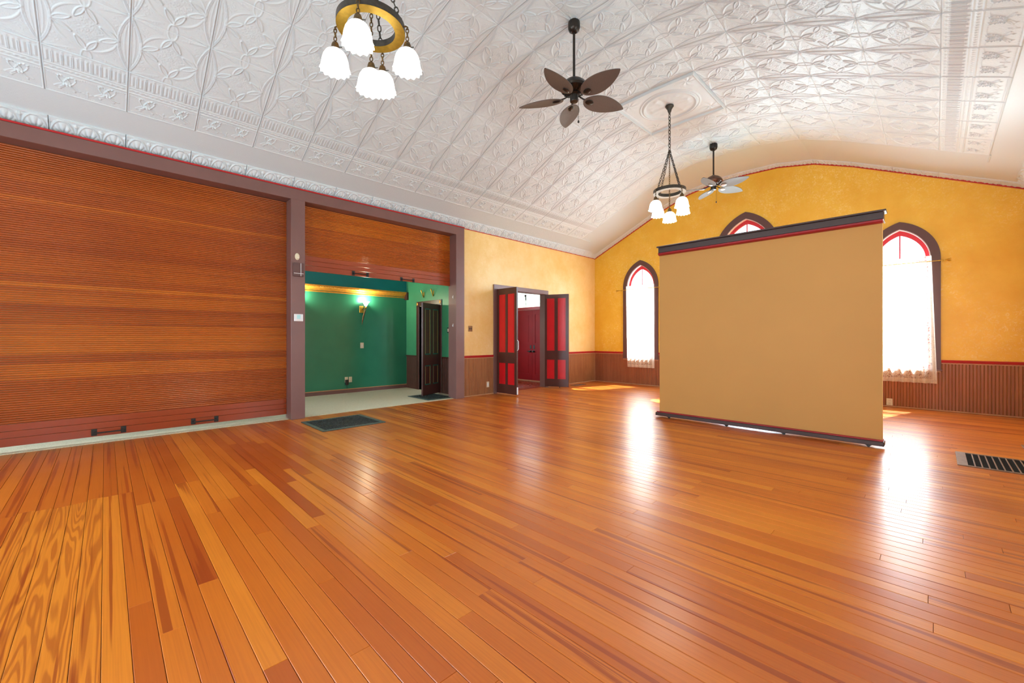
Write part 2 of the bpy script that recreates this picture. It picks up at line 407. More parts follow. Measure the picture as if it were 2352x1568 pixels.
def grid_mesh(name, P, mat):
    """P: (n, m, 3) numpy array"""
    n, m_ = P.shape[:2]
    me = bpy.data.meshes.new(name)
    i = np.arange(n*m_).reshape(n, m_)
    q = np.stack([i[:-1, :-1], i[1:, :-1], i[1:, 1:], i[:-1, 1:]], -1).reshape(-1, 4)
    me.vertices.add(n*m_); me.vertices.foreach_set('co', P.reshape(-1).astype(np.float32))
    me.loops.add(q.size); me.loops.foreach_set('vertex_index', q.reshape(-1).astype(np.int32))
    me.polygons.add(len(q)); me.polygons.foreach_set('loop_start', np.arange(0, q.size, 4, dtype=np.int32))
    me.polygons.foreach_set('use_smooth', np.ones(len(q), dtype=bool))
    me.update(calc_edges=True); me.validate()
    me.materials.append(mat); return me
def link(name, me, parent=None, loc=(0, 0, 0)):
    o = bpy.data.objects.new(name, me); COL.objects.link(o); o.location = loc
    if parent: o.parent = parent
    return o

W = .654; XR = 8.31; YF = -13.4; WT = .2
# ------------------------------------------------------------------ ceiling profile
half = [(0, 3.793), (.145, 3.860), (.478, 4.013), (.759, 4.142), (1.008, 4.257), (1.612, 4.535), (2.216, 4.813), (2.838, 5.049), (3.492, 5.167)]
PROF = half+[(4.155, 5.185)]+[(XR-x, z) for x, z in reversed(half)]
PX = np.array([p[0] for p in PROF]); PZ = np.array([p[1] for p in PROF])
def ceil_z(x): return float(np.interp(x, PX, PZ))
def gable_z(x): return ceil_z(x)-.068
gable = [(x, gable_z(x)) for x in [0, 1.008, 2.216, 2.838, 3.492, 4.155, XR-3.492, XR-2.838, XR-2.216, XR-1.008, XR]]

# ------------------------------------------------------------------ arches
def arch(cx, hw, spring, apex, sill, n=14):
    rise = apex-spring; r = (rise*rise+hw*hw)/(2*hw); pts = [(cx-hw, sill), (cx+hw, sill)]
    cr = cx+hw-r; th = math.asin(min(1, rise/r))
    for i in range(n+1):
        a = th*i/n; pts.append((cr+r*math.cos(a), spring+r*math.sin(a)))
    cl = cx-hw+r
    for i in range(1, n+1):
        a = th*(n-i)/n; pts.append((cl-r*math.cos(a), spring+r*math.sin(a)))
    return pts
WIN = {1: dict(cx=1.51, hw=.53, sp=2.75, ap=3.475, iw=.41, isp=2.75, iap=3.34, sill=.74),
       2: dict(cx=4.17, hw=.70, sp=3.277, ap=4.236, iw=.565, isp=3.277, iap=4.082, sill=.74),
       3: dict(cx=6.79, hw=.54, sp=2.75, ap=3.475, iw=.415, isp=2.75, iap=3.34, sill=.74)}

# ------------------------------------------------------------------ walls
fnY = lambda a, b_, t: (a, t, b_)
fnX = lambda a, b_, t: (t, a, b_)
holes = [arch(w['cx'], w['iw']+.012, w['isp'], w['iap']+.014, w['sill']-.012) for w in WIN.values()]
wall_back = MB().plate([(-.18, -.1), (XR+.2, -.1), (XR+.2, 3.9)]+[(x, z+.12) for x, z in reversed(gable)]+[(-.18, 3.9)], holes, 0, WT, fnY).build('wall_back', M['yellow'])
struct(wall_back, 'yellow sponge-painted gable wall with three arched windows', 'wall')
O1 = (-12.6, -8.54); O2 = (-8.33, -5.29); DR = (-4.05, -2.30)
G_ = .03
wall_left = MB().plate([(YF, -.1), (O1[0]-G_, -.1), (O1[0]-G_, 3.55), (O1[1]+G_, 3.55), (O1[1]+G_, -.1), (O2[0]-G_, -.1), (O2[0]-G_, 3.55), (O2[1]+G_, 3.55), (O2[1]+G_, -.1),
                        (DR[0]-G_, -.1), (DR[0]-G_, 2.49), (DR[1]+G_, 2.49), (DR[1]+G_, -.1), (0, -.1), (0, 3.95), (YF, 3.95)], [], -.18, 0, fnX).build('wall_left', M['yellow_glare'])
struct(wall_left, 'yellow sponge-painted wall with window glare painted pale, and the double doors', 'wall')
sideholes = [arch(y, .422, 2.75, 3.354, .728) for y in (-3.2, -7.0, -11.6)]
wall_right = MB().plate([(YF, -.1), (0, -.1), (0, 3.9), (YF, 3.9)], sideholes, XR, XR+WT, fnX).build('wall_right', M['yellow'])
struct(wall_right, 'yellow sponge-painted wall beside the camera', 'wall')
rearholes = [arch(x, .512, 2.9, 3.614, .728) for x in (2.2, 6.1)]
wall_front = MB().plate([(-.18, -.1), (XR+.2, -.1), (XR+.2, 3.9)]+[(x, z+.12) for x, z in reversed(gable)]+[(-.18, 3.9)], rearholes, YF-WT, YF, fnY).build('wall_front', M['yellow'])
struct(wall_front, 'yellow sponge-painted gable wall behind the camera', 'wall')

# ------------------------------------------------------------------ ceiling: sheet, tiles, borders, cornices
sheet = [(x, z) for x, z in PROF]
outer = [(-.18, 3.75)]+[(0, 3.793)]+sheet[1:-1]+[(XR, 3.793), (XR+.2, 3.75), (XR+.2, 4.0)]+[(x, z+.14) for x, z in reversed(sheet)]+[(-.18, 4.0)]
# run of the sheet along Y; cove added for shading towards the far wall
ys = [YF-.2, -1.3, -.75, -.55, -.4, -.25, -.1, .2]
def drop(y):
    return 0 if y < -.75 else .035*min(1, (y+.75)/.65)**2
mb = MB(); vs = []; fs = []; n = len(outer)
for y in ys:
    for k, (x, z) in enumerate(outer): vs.append((x, y, z-(drop(y) if 1 <= k <= len(sheet) else 0)))
for i in range(len(ys)-1):
    for j in range(n):
        fs.append((i*n+j, i*n+(j+1) % n, (i+1)*n+(j+1) % n, (i+1)*n+j))
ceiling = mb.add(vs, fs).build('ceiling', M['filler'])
struct(ceiling, 'white pressed-metal vaulted ceiling with embossed tiles', 'ceiling')

def ridge(d, w_): return np.exp(-(d/w_)**2)
def sstep(x, a, b_):
    t = np.clip((x-a)/(b_-a), 0, 1); return t*t*(3-2*t)
def lens(x, y, A, B, wid, line=.006):
    """petal from A to B: raised rim with a hollow"""
    ax, ay = A; bx, by = B; dx, dy = bx-ax, by-ay; l = math.hypot(dx, dy)
    t = ((x-ax)*dx+(y-ay)*dy)/(l*l); d = np.abs((x-ax)*(-dy)+(y-ay)*dx)/l
    tt = np.clip(t, 0, 1); hw = wid*np.sin(np.pi*tt**.8)**.75
    inside = (t > 0) & (t < 1)
    rim = ridge(d-hw, line)*inside*(hw > .002)
    fill = (d < hw)*inside*(1-(d/np.maximum(hw, 1e-4))**2)
    return rim+.28*fill
def arcband(x, y, c1, r1, c2, r2):
    d1 = r1-np.hypot(x-c1, y-c1); d2 = np.hypot(x-c2, y-c2)-r2
    t = np.minimum(d1, d2); return np.clip(t/.018, 0, 1)**.6
bp = []
rr = random.Random(3)
for _ in range(900):
    a, b_ = rr.uniform(-.2, .2), rr.uniform(-.2, .2)
    if abs(a)+abs(b_) > .215: continue
    if all(math.hypot(a-p[0], b_-p[1]) > .021 for p in bp): bp.append((a, b_, rr.uniform(.6, 1)))
tp = []
for _ in range(500):
    a, b_ = rr.uniform(.22, .40), rr.uniform(.25, .42)
    if abs(a-.31) + abs(b_-.34) > .085: continue
    if all(math.hypot(a-p[0], b_-p[1]) > .019 for p in tp): tp.append((a, b_))
def tile_h(u, v):
    x = u-.5; y = v-.5; ax, ay = np.abs(x), np.abs(y)
    h = np.zeros_like(x)
    # four bulging crescents joining the nodes
    c1 = .035; r1 = math.hypot(.36-c1, c1); c2 = -.085; r2 = math.hypot(.36-c2, c2)
    h += .85*arcband(ax, ay, c1, r1, c2, r2)
    rdist = np.hypot(ax-c1, ay-c1)
    h += .45*ridge(rdist-(r1+.010), .005)
    # petals from each node
    h = np.maximum(h, 1.45*lens(ax, ay, (.35, .012), (.150, .125), .034))
    h = np.maximum(h, 1.45*lens(ax, ay, (.012, .35), (.125, .150), .034))
    # node flowers
    for p in ((.36, 0), (0, .36)):
        h += 1.1*ridge(np.hypot(ax-p[0], ay-p[1]), .016)
    # berries in the middle
    for a, b_, s in bp: h += .75*s*ridge(np.hypot(x-a, y-b_), .0085)
    h += .7*ridge(np.hypot(x, y)-.03, .006)+.8*ridge(np.hypot(x, y), .012)
    # long arcs beside the seams (vesica from star to star)
    d = .5-ax; d0 = .14*(1-(2*y)**2)
    h += 1.2*ridge(d-d0, .006)+.9*ridge(d-d0+.020, .005)
    h += .5*ridge(d-d0*.45, .006)*(np.abs(y) < .33)
    h += .5*ridge(np.hypot(d, ay), .03)*(d < .1)
    # oval between tiles up the slope, with a beaded line
    e = .5-ay; oval = np.hypot(x/.062, e/.14)
    h += .9*ridge((oval-1)*.062, .006)*(e < .15)
    h += .6*ridge(x, .006)*(.5+.5*np.cos(2*np.pi*e/.028))*(e < .12)
    # fans of straight rays from each star
    sx_, sy_ = .5-ax, .5-ay; th = np.arctan2(sy_, sx_); rd = np.hypot(sx_, sy_)
    fan = ridge(np.mod(th/(PI/2)*9+.5, 1)-.5, .22)*sstep(rd, .02, .06)*(1-sstep(rd, .15, .24))
    h += .45*fan*(th < .62)
    for k_, sl in enumerate((.20, .26)):
        h += .55*ridge((sy_-sl*sx_)/math.hypot(1, sl), .005)*(sx_ > .05)*(sx_ < .38)
    h += .9*ridge(rd, .014)
    h += .8*ridge(rd-.026, .005)*(rd < .04)
    # little sprigs
    for a, b_ in tp: h += .55*ridge(np.hypot(ax-b_*1.0, ay-a), .008)
    for p in ((.22, .44), (.25, .455), (.19, .452), (.22, .468)):
        h += .6*ridge(np.hypot(ax-p[0], ay-p[1]), .009)
    # seam bead along the edges
    ed = np.minimum(.5-ax, 1); h = h*sstep(.5-ax, .008, .03)
    h += .9*ridge(.5-ax-.011, .006)*(1-.0*ay)+.35*ridge(.5-ay-.004, .006)
    return h
AMP = .0085
def strip(A, B, hfun, nu, nv, length, amp, base=.004, lip=True):
    """relief panel spanning profile points A->B (x, z) and 'length' along Y; returns (nu, nv, 3)"""
    u = np.linspace(0, 1, nu); v = np.linspace(0, 1, nv)
    U, V = np.meshgrid(u, v, indexing='ij')
    H = hfun(U, V)*amp+base
    if lip:
        edge = np.minimum(np.minimum(U, 1-U)*length, 1); H = np.where(edge < 1e-6, -.004, H)
        ev = np.minimum(V, 1-V); H = np.where(ev < 1e-6, -.003, H)
    A = np.array(A); B = np.array(B); t = B-A; l = np.linalg.norm(t); t = t/l; nrm = np.array([t[1], -t[0]])
    if nrm[1] > 0: nrm = -nrm
    X = A[0]+(B[0]-A[0])*V+nrm[0]*H; Z = A[1]+(B[1]-A[1])*V+nrm[1]*H
    Y = .0012+(length-.0024)*U
    return np.stack([X, Y, Z], -1)
rows = [(1.008, 1.612), (1.612, 2.216), (2.216, 2.838), (2.838, 3.492), (3.492, 4.155), (4.155, XR-3.492), (XR-3.492, XR-2.838), (XR-2.838, XR-2.216), (XR-2.216, XR-1.612), (XR-1.612, XR-1.008)]
row_me = []
for i, (a, b_) in enumerate(rows):
    P = strip((a, ceil_z(a)), (b_, ceil_z(b_)), tile_h, 110, 110, W, AMP)
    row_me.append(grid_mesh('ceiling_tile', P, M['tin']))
for k in range(-20, -2):
    for i in range(10):
        if i in (4, 5) and k in (-7, -6, -15, -14): continue
        link('ceiling_tile', row_me[i], ceiling, (0, k*W, 0))

# wreath and flute borders
def border_h(u, v):
    """v: 0 at the wall side (rope edge) .. 1 at the field; u across one tile"""
    s = v*.583                       # metres up the slope
    x = u*W; h = np.zeros_like(u)
    h += 1.2*ridge(s-.012, .008)+.6*ridge(s-.034, .006)*(.5+.5*np.cos(2*PI*x/.018))
    for cx in (.26, .74):
        for sg in (-1, 1):
            # two loops of a ribbon wreath
            px, py = x-cx*W, s-.165
            a_ = sg*.55; qx = px*math.cos(a_)+py*math.sin(a_); qy = -px*math.sin(a_)+py*math.cos(a_)
            el = np.hypot(qx/.034, (qy-.04)/.066)
            bead = .62+.38*np.cos(14*np.arctan2(qy-.04, qx))
            h += 1.9*ridge((el-1)*.04, .0055)*bead
            h += .8*lens(px, py, (0, 0), (sg*.105, -.072), .011)
            h += .7*lens(px, py, (0, 0), (sg*.065, -.088), .009)
        h += .8*lens(x-cx*W, s-.165, (0, 0), (0, .085), .008)
        h += 1.0*ridge(np.hypot(x-cx*W, s-.160), .012)
        h += .8*ridge(np.hypot(x-cx*W+.055, s-.078), .010)+.8*ridge(np.hypot(x-cx*W-.055, s-.078), .010)
    h += .8*ridge(x-.5*W, .006)*(s > .05)*(s < .13)
    for dx in (-.03, .03, -.015, .015): h += .6*ridge(np.hypot(x-.5*W-dx, s-.07-abs(dx)*.8), .008)
    # garland between wreaths
    gl_ = .215+.045*np.cos(2*PI*(u-.5)*1.0)
    h += .6*ridge(s-(.262-.03*(2*np.abs(np.mod(u*2-.5, 1)-.5))**2), .006)*(.5+.5*np.cos(2*PI*x/.018))
    # bead row
    h += 1.2*ridge(s-.300, .007)+.9*ridge(s-.372, .006)
    ph = np.mod(x/.045, 1)-.5
    h += 1.1*ridge(np.hypot(ph*.045, s-.337), .014)+.6*ridge(np.hypot((np.abs(ph)-.5)*.045, s-.345), .008)
    # flutes
    ph = np.mod(u*9+.02, 1); inz = sstep(s, .385, .395)*(1-sstep(s, .515, .525))
    h += inz*(1.3*ridge(ph-.08, .05)+1.3*ridge(ph-.92, .05)+1.0*ridge(ph-.5, .13)*(s > .41))
    h += .8*ridge(s-.528, .006)*(.6+.4*np.cos(2*PI*u*18))
    h += .9*ridge(np.hypot((np.mod(u*9+.5, 1)-.5)*.07, s-.548), .012)
    h += .8*ridge(s-.573, .006)
    h *= sstep(np.minimum(u, 1-u)*W, .003, .016)
    h += .9*ridge(np.minimum(u, 1-u)*W-.007, .005)
    return h
bl_me = []
P = strip((.478, ceil_z(.478)), (1.008, ceil_z(1.008)), border_h, 150, 130, W, .0065, .006)
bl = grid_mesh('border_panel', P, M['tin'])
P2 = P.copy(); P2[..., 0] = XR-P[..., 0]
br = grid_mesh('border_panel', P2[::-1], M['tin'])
for k in range(-20, -2):
    link('border_panel', bl, ceiling, (0, k*W, 0)); link('border_panel', br, ceiling, (0, k*W, 0))
# thin border strip running on towards the far wall
for sx_ in (.478, XR-.478):
    d = .018
    MB().box((sx_-d/2, -1.306, ceil_z(sx_)-.012), (sx_+d/2, -.94, ceil_z(sx_)+.005), .003).build('cover_strip', M['tin'], ceiling)

# shell cornice
def shell_h(u, v, nsh):
    x = (np.mod(u*nsh, 1)-.5)*.218; y = v*.20
    h = .35*np.sin(PI*np.clip(v, 0, 1))*1.0
    rd = np.hypot(x/.092, (y-.0)/.165); th = np.arctan2(y+.02, x)
    ribs = np.abs(np.cos((th-PI/2)*7.5))**1.2
    env = (rd < 1)*(1-rd**4)
    h += env*(.35+.95*ribs)*np.clip(rd*2.2, .3, 1)
    h += 1.1*ridge((rd-1.03)*.1, .007)
    h += .8*ridge(np.abs(x)-.105, .006)*(v < .8)
    h += 1.0*ridge(y-.188, .008)+.7*ridge(y-.172, .005)
    h += .6*ridge(np.hypot(np.abs(x)-.1, y-.135), .014)
    e = np.minimum(u, 1-u)*nsh*.218
    h *= sstep(e, 0, .006)
    return h
def cornice_panel(A, B, length, nsh):
    return strip(A, B, lambda u, v: shell_h(u, v, nsh), 60*nsh, 40, length, .015, .002)
P = cornice_panel((.0, 3.722), (.145, 3.862), W, 3)
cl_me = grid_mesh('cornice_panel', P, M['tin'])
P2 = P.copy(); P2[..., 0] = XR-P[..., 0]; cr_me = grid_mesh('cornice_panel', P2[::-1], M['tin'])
for k in range(-20, 0):
    link('cornice_panel', cl_me, ceiling, (0, k*W, 0)); link('cornice_panel', cr_me, ceiling, (0, k*W, 0))
# cornice along the gable
gx = [0, 1.008, 1.612, 2.216, 2.838, 3.492, 4.155, XR-3.492, XR-2.838, XR-2.216, XR-1.612, XR-1.008, XR]
for a, b_ in zip(gx[:-1], gx[1:]):
    nu, nv = 100, 30; u = np.linspace(0, 1, nu); v = np.linspace(0, 1, nv); U, V = np.meshgrid(u, v, indexing='ij')
    nsh = max(2, round((b_-a)*1.06/.218)); H = shell_h(U, V, nsh)*.013
    xx = a+(b_-a)*U; za = ceil_z(a)+(ceil_z(b_)-ceil_z(a))*U
    Y = -.135*V-H*.5; Z = za-.072+(.072-.03)*V-H*.85
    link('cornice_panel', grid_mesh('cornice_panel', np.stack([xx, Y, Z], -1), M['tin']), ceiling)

# square medallion panels above the chandeliers
def medallion(y0, name='ceiling_medallion'):
    xa, xb = 3.492, XR-3.492
    n = 240; u = np.linspace(0, 1, n); U, V = np.meshgrid(u, u, indexing='ij')
    x = (V-.5)*2; y = (U-.5)*2; r = np.hypot(x, y); th = np.arctan2(y, x)
    h = np.zeros_like(x)
    h += 4.5*ridge(r-.62, .035)+2.0*ridge(r-.70, .02)
    h += (r < .52)*(1.6*np.abs(np.cos(3*th+.4*np.sin(9*r)))**3*sstep(r, .1, .2)*(1-sstep(r, .42, .52)))
    h += (r < .54)*1.0*(.5+.5*np.cos(16*th))*ridge(r-.44, .06)
    for q in ((1, 1), (1, -1), (-1, 1), (-1, -1)):
        cx, cy = .72*q[0], .72*q[1]; rr_ = np.hypot(x-cx, y-cy); tt = np.arctan2(y-cy, x-cx)
        h += 1.5*(.5+.5*np.cos(7*tt+14*rr_))*np.exp(-(rr_/.2)**2)*(r > .78)
    ed = 1-np.maximum(np.abs(x), np.abs(y))
    h += 1.5*sstep(ed, .0, .015)*0+8*ridge(ed-.03, .018)+1.5*ridge(ed-.075, .012)
    H = h*.0058+.003; H = np.where(ed < 1e-6, -.01, H)
    X = xa+(xb-xa)*V; Z = 5.168+.017*(1-np.abs(V-.5)*2)-H
    Y = y0+W*2*U
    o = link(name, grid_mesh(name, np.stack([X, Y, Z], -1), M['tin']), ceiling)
medallion(-7*W); medallion(-15*W)

# ------------------------------------------------------------------ floor boards
floor = struct(MB().box((-.02, YF, -.12), (XR, 0, -.02)).build('floor', M['groove']), 'glossy orange fir plank floor', 'floor')
PW = .0905; y_edge = -10.753
boards = []
r0 = int(math.floor((YF-y_edge)/PW)); r1 = int(math.ceil((0-y_edge)/PW))
rb = random.Random(5)
for r in range(r0, r1+1):
    ya = y_edge+r*PW; yb = ya+PW
    if yb > 0: yb = 0
    if ya < YF: ya = YF
    if yb-ya < .01: continue
    cuts = [0.0]
    ym = (ya+yb)/2
    if -11.6 < ym < -10.05:
        cuts.append(2.52+.03*rb.uniform(-1, 1) if ym < -10.44 or ym > -10.25 else 2.91)
        if -11.0 < ym < -10.1: cuts.append(rb.choice((4.54, 4.88, 5.42)))
    elif -10.05 < ym < -9.85: cuts.append(3.26)
    x = cuts[-1]
    first = rb.uniform(.6, 3.2)
    x += first
    while x < XR-.5:
        cuts.append(x); x += rb.uniform(1.4, 3.6)
    cuts.append(XR)
    for a, b_ in zip(cuts[:-1], cuts[1:]):
        t = rb.random(); t = t*.9
        if rb.random() < .13: t = t*.3
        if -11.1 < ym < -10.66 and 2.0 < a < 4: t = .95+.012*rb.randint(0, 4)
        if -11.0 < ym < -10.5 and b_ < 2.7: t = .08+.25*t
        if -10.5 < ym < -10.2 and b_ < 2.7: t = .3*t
        boards.append((a, b_, ya, yb, t))
def board_mb(mb_, a, b_, ya, yb, z=0.0, e=.0009, bv=.0022):
    x0, x1, y0, y1 = a+e*.6, b_-e*.6, ya+e, yb-e
    vs = [(x0, y0, z-.02), (x1, y0, z-.02), (x1, y1, z-.02), (x0, y1, z-.02), (x0, y0, z-bv), (x1, y0, z-bv), (x1, y1, z-bv), (x0, y1, z-bv),
          (x0+bv*.5, y0+bv, z), (x1-bv*.5, y0+bv, z), (x1-bv*.5, y1-bv, z), (x0+bv*.5, y1-bv, z)]
    return mb_.add(vs, [(0, 1, 5, 4), (1, 2, 6, 5), (2, 3, 7, 6), (3, 0, 4, 7), (4, 5, 9, 8), (5, 6, 10, 9), (6, 7, 11, 10), (7, 4, 8, 11), (8, 9, 10, 11)])
fwd = Vector((-math.sin(math.radians(45.57)), math.cos(math.radians(45.57))))
rgt = Vector((fwd.y, -fwd.x))
def shown(bd):
    a, b_, ya, yb, t = bd
    best = 0
    for i in range(9):
        x = a+(b_-a)*i/8; v = Vector((x-7.26, (ya+yb)/2+10.65)); dz = v.dot(fwd); dx = v.dot(rgt)
        if dz < .8: continue
        px = 1176+953*dx/dz; py = 776.5+953*1.3/dz
        if -40 < px < 2400 and py < 1640: best = max(best, 1/dz)
    return best
boards.sort(key=shown, reverse=True)
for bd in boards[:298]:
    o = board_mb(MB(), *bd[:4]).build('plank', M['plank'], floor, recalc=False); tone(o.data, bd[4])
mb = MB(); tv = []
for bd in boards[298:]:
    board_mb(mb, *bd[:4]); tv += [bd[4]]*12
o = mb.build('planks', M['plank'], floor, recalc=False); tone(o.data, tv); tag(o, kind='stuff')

# ------------------------------------------------------------------ wainscot, chair rail, thin trims
BP = .0415
def bead_mesh(w_, h, d=.008):
    # board with rounded edges, local x 0..w_, y 0..-d
    pr = [(0, 0), (.001, -d*.35), (.005, -d), (w_-.009, -d), (w_-.006, -d*.5), (w_-.003, -d*.9), (w_-.001, -d*.35), (w_, 0)]
    vs = [(x, y, 0) for x, y in pr]+[(x, y, h) for x, y in pr]; n = len(pr)
    fs = [(i, i+1, i+1+n, i+n) for i in range(n-1)]+[tuple(range(n))[::-1], tuple(range(n, 2*n))]
    return vs, fs
vs, fs = bead_mesh(BP-.0008, .868)
def make_bead(name, mat, tn, flip=False):
    me = bpy.data.meshes.new('board'); me.from_pydata([(y*-1, x, z) if flip else (x, y, z) for x, y, z in vs], [], fs)
    bm = bmesh.new(); bm.from_mesh(me); bmesh.ops.recalc_face_normals(bm, faces=bm.faces[:]); bm.to_mesh(me); bm.free()
    me.materials.append(mat); tone(me, tn); return me
bm_b = [make_bead('board', M['bead'], t) for t in (.1, .3, .5, .7, .9)]
bm_l = [make_bead('board', M['bead_left'], t, True) for t in (.1, .3, .5, .7, .9)]
x = 0.0
while x < XR-.02:
    skip = False
    for w in WIN.values():
        if w['cx']-w['iw'] < x+BP and x < w['cx']+w['iw']: skip = True
    if not skip: link('board', rb.choice(bm_b), wall_back, (x, 0, 0))
    else:
        o = link('board', rb.choice(bm_b), wall_back, (x, 0, 0)); o.scale = (1, 1, .735/.868)
    x += BP
for ya, yb in ((-5.07, -4.15), (-2.20, -.012)):
    y = ya
    while y < yb-.01:
        link('board', rb.choice(bm_l), wall_left, (0, y, 0)); y += BP
# chair rails
def rail_seg(mb_, axis, a, b_, z, d0=0):
    pr = [(0, z-.026), (.012, z-.024), (.014, z-.008), (.022, z), (.024, z+.012), (.018, z+.022), (0, z+.026)]
    n = len(pr)
    if axis == 'X': vv = [(a, -p, q) for p, q in pr]+[(b_, -p, q) for p, q in pr]
    else: vv = [(p, a, q) for p, q in pr]+[(p, b_, q) for p, q in pr]
    mb_.add(vv, [(i, i+1, i+1+n, i+n) for i in range(n-1)]+[tuple(range(n))[::-1], tuple(range(n, 2*n))])
mb = MB()
for a, b_ in ((.02, .975), (2.045, 3.465), (4.875, 6.245), (7.335, XR)): rail_seg(mb, 'X', a, b_, .887)
struct(mb.build('trim_1', M['red'], None), 'thin red chair rail along the window wall', 'trim')
mb = MB(); rail_seg(mb, 'Y', -5.07, -4.152, .887); rail_seg(mb, 'Y', -2.198, -.0, .887)
struct(mb.build('trim_2', M['red'], None), 'thin red chair rail beside the double doors', 'trim')
mb = MB()
for a, b_ in ((.02, .975), (2.045, 3.465), (4.875, 6.245), (7.335, XR)): mb.box((a, -.013, .842), (b_, 0, .859), .003)
struct(mb.build('trim_3', M['base_strip']), 'pale wood strip below the chair rail on the window wall', 'trim')
mb = MB(); mb.box((0, -5.07, .842), (.013, -4.152, .859), .003); mb.box((0, -2.198, .842), (.013, -.0, .859), .003)
struct(mb.build('trim_4', M['base_strip']), 'pale wood strip below the chair rail by the double doors', 'trim')
struct(MB().box((0, -.022, 0), (XR, 0, .022), .006).build('baseboard_back', M['base_strip']), 'thin tan quarter round at the foot of the window wall', 'baseboard')
mb = MB(); mb.box((0, -5.07, 0), (.022, -4.152, .022), .006); mb.box((0, -2.198, 0), (.022, -.022, .022), .006)
struct(mb.build('baseboard_left', M['base_strip']), 'thin tan quarter round below the double-door wall', 'baseboard')
struct(MB().box((0, -.014, .022), (.014, 0, .86), .003).build('trim_5', M['base_strip']), 'tan corner strip of the wainscot', 'trim')
# red line below the cornices
mb = MB(); mb.box((0, -5.07, 3.703), (.014, 0, 3.722), .003); mb.box((.06, YF, 3.690), (.100, -5.07, 3.712), .003); mb.box((XR-.014, YF, 3.703), (XR, 0, 3.722), .003)
struct(mb.build('trim_6', M['red']), 'thin red line under the cornice above the shutters', 'trim')
mb = MB()
for (a, za), (b_, zb) in zip(gable[:-1], gable[1:]):
    mb.add([(a, 0, za-.030), (b_, 0, zb-.030), (b_, 0, zb-.002), (a, 0, za-.002), (a, -.016, za-.030), (b_, -.016, zb-.030), (b_, -.016, zb-.002), (a, -.016, za-.002)],
           [(3, 2, 1, 0), (4, 5, 6, 7), (0, 1, 5, 4), (1, 2, 6, 5), (2, 3, 7, 6), (3, 0, 4, 7)])
struct(mb.build('trim_7', M['red']), 'thin red line following the gable under the ceiling', 'trim')

# ------------------------------------------------------------------ brown frame of the shutter openings
mb = MB()
FX = .09; BX = -.19
mb.box((BX, YF, 3.52), (FX, -5.07, 3.692), .004)           # beam
mb.box((BX, -8.54, 0), (FX, -8.33, 3.525), .004)           # post
mb.box((BX, -5.29, 0), (FX, -5.07, 3.525), .004)           # right jamb
mb.box((BX, YF, 0), (FX, O1[0]+.0, 3.525), .004)           # left jamb
struct(mb.build('trim_8', M['brown']), 'brown painted post and beam frame round the two shutter openings', 'trim')

# ------------------------------------------------------------------ roll shutters
def shutter(label, ya, yb, zb, seed):
    ya += .002; yb -= .002
    t = thing('roll_shutter', label, 'shutter', (-.15, (ya+yb)/2, zb))
    L_ = (yb-ya); h = L_/2
    rs = random.Random(seed)
    SP = .026; z = .257; zt = 3.52-zb-.004
    pr = [(-.008, 0), (.004, .0005), (.0085, .004), (.0115, SP*.5), (.0085, SP-.005), (.004, SP-.0015), (-.008, SP-.001)]
    n = len(pr); i = 0; drift = rs.random()
    # groups of slats share a tone, as cut from the same board
    tones = []
    while len(tones) < 200:
        g = rs.randint(2, 7); b0 = rs.random()
        for _ in range(g): tones.append(min(1, max(0, b0+rs.uniform(-.08, .08))))
    while z+SP < zt+.02:
        top = min(SP, zt-z)
        if top < .006: break
        q = [(x, min(y, top)) for x, y in pr]
        vs = [(x, -h, z+y) for x, y in q]+[(x, h, z+y) for x, y in q]
        fs = [(k, k+1, k+1+n, k+n) for k in range(n-1)]+[tuple(range(n))[::-1], tuple(range(n, 2*n)), (n-1, 0, n, 2*n-1)]
        o = MB().add(vs, fs).build('slat', M['slat'], t, smooth=False)
        tn = tones[i]*.58+.24 if zb < 1 else tones[i]*.45+.5
        tone(o.data, tn); z += SP; i += 1
    zz = [0, .096, .175, .256]
    for k in range(3):
        o = MB().box((-.012, -h, zz[k]+.001), (.014, h, zz[k+1]-.0015), .003).build('bottom_rail', M['slat_rail'], t)
        tone(o.data, rs.random())
    return t
sh1 = shutter('large closed orange-brown roll shutter reaching almost to the floor, left of the brown post', O1[0], O1[1], .062, 3)
sh2 = shutter('half-raised orange-brown roll shutter above the green room opening', O2[0], O2[1], 2.432, 8)
def pull(parent, yc, zc):
    """bar handle with two square plates; local coordinates of the shutter"""
    r = thing('handle', None, None, (.014, yc, zc)); r.parent = parent
    for s in (-1, 1):
        MB().box((0, s*.135-.026, -.042), (.006, s*.135+.026, .042), .002).build('mounting_plate', M['iron'], r)
        MB().box((.006, s*.128-.008, -.016), (.048, s*.128+.008, .010), .003).build('bracket', M['iron'], r)
    MB().tube([(.040, -.13, -.004), (.044, 0, -.004), (.040, .13, -.004)], .0085, 8).build('grip', M['iron'], r, smooth=True)
y0 = (O1[0]+O1[1])/2
pull(sh1, -10.615-y0, .055); pull(sh1, -9.62-y0, .055)

y0 = (O2[0]+O2[1])/2
pull(sh2, -7.30-y0, .048); pull(sh2, -6.33-y0, .036)

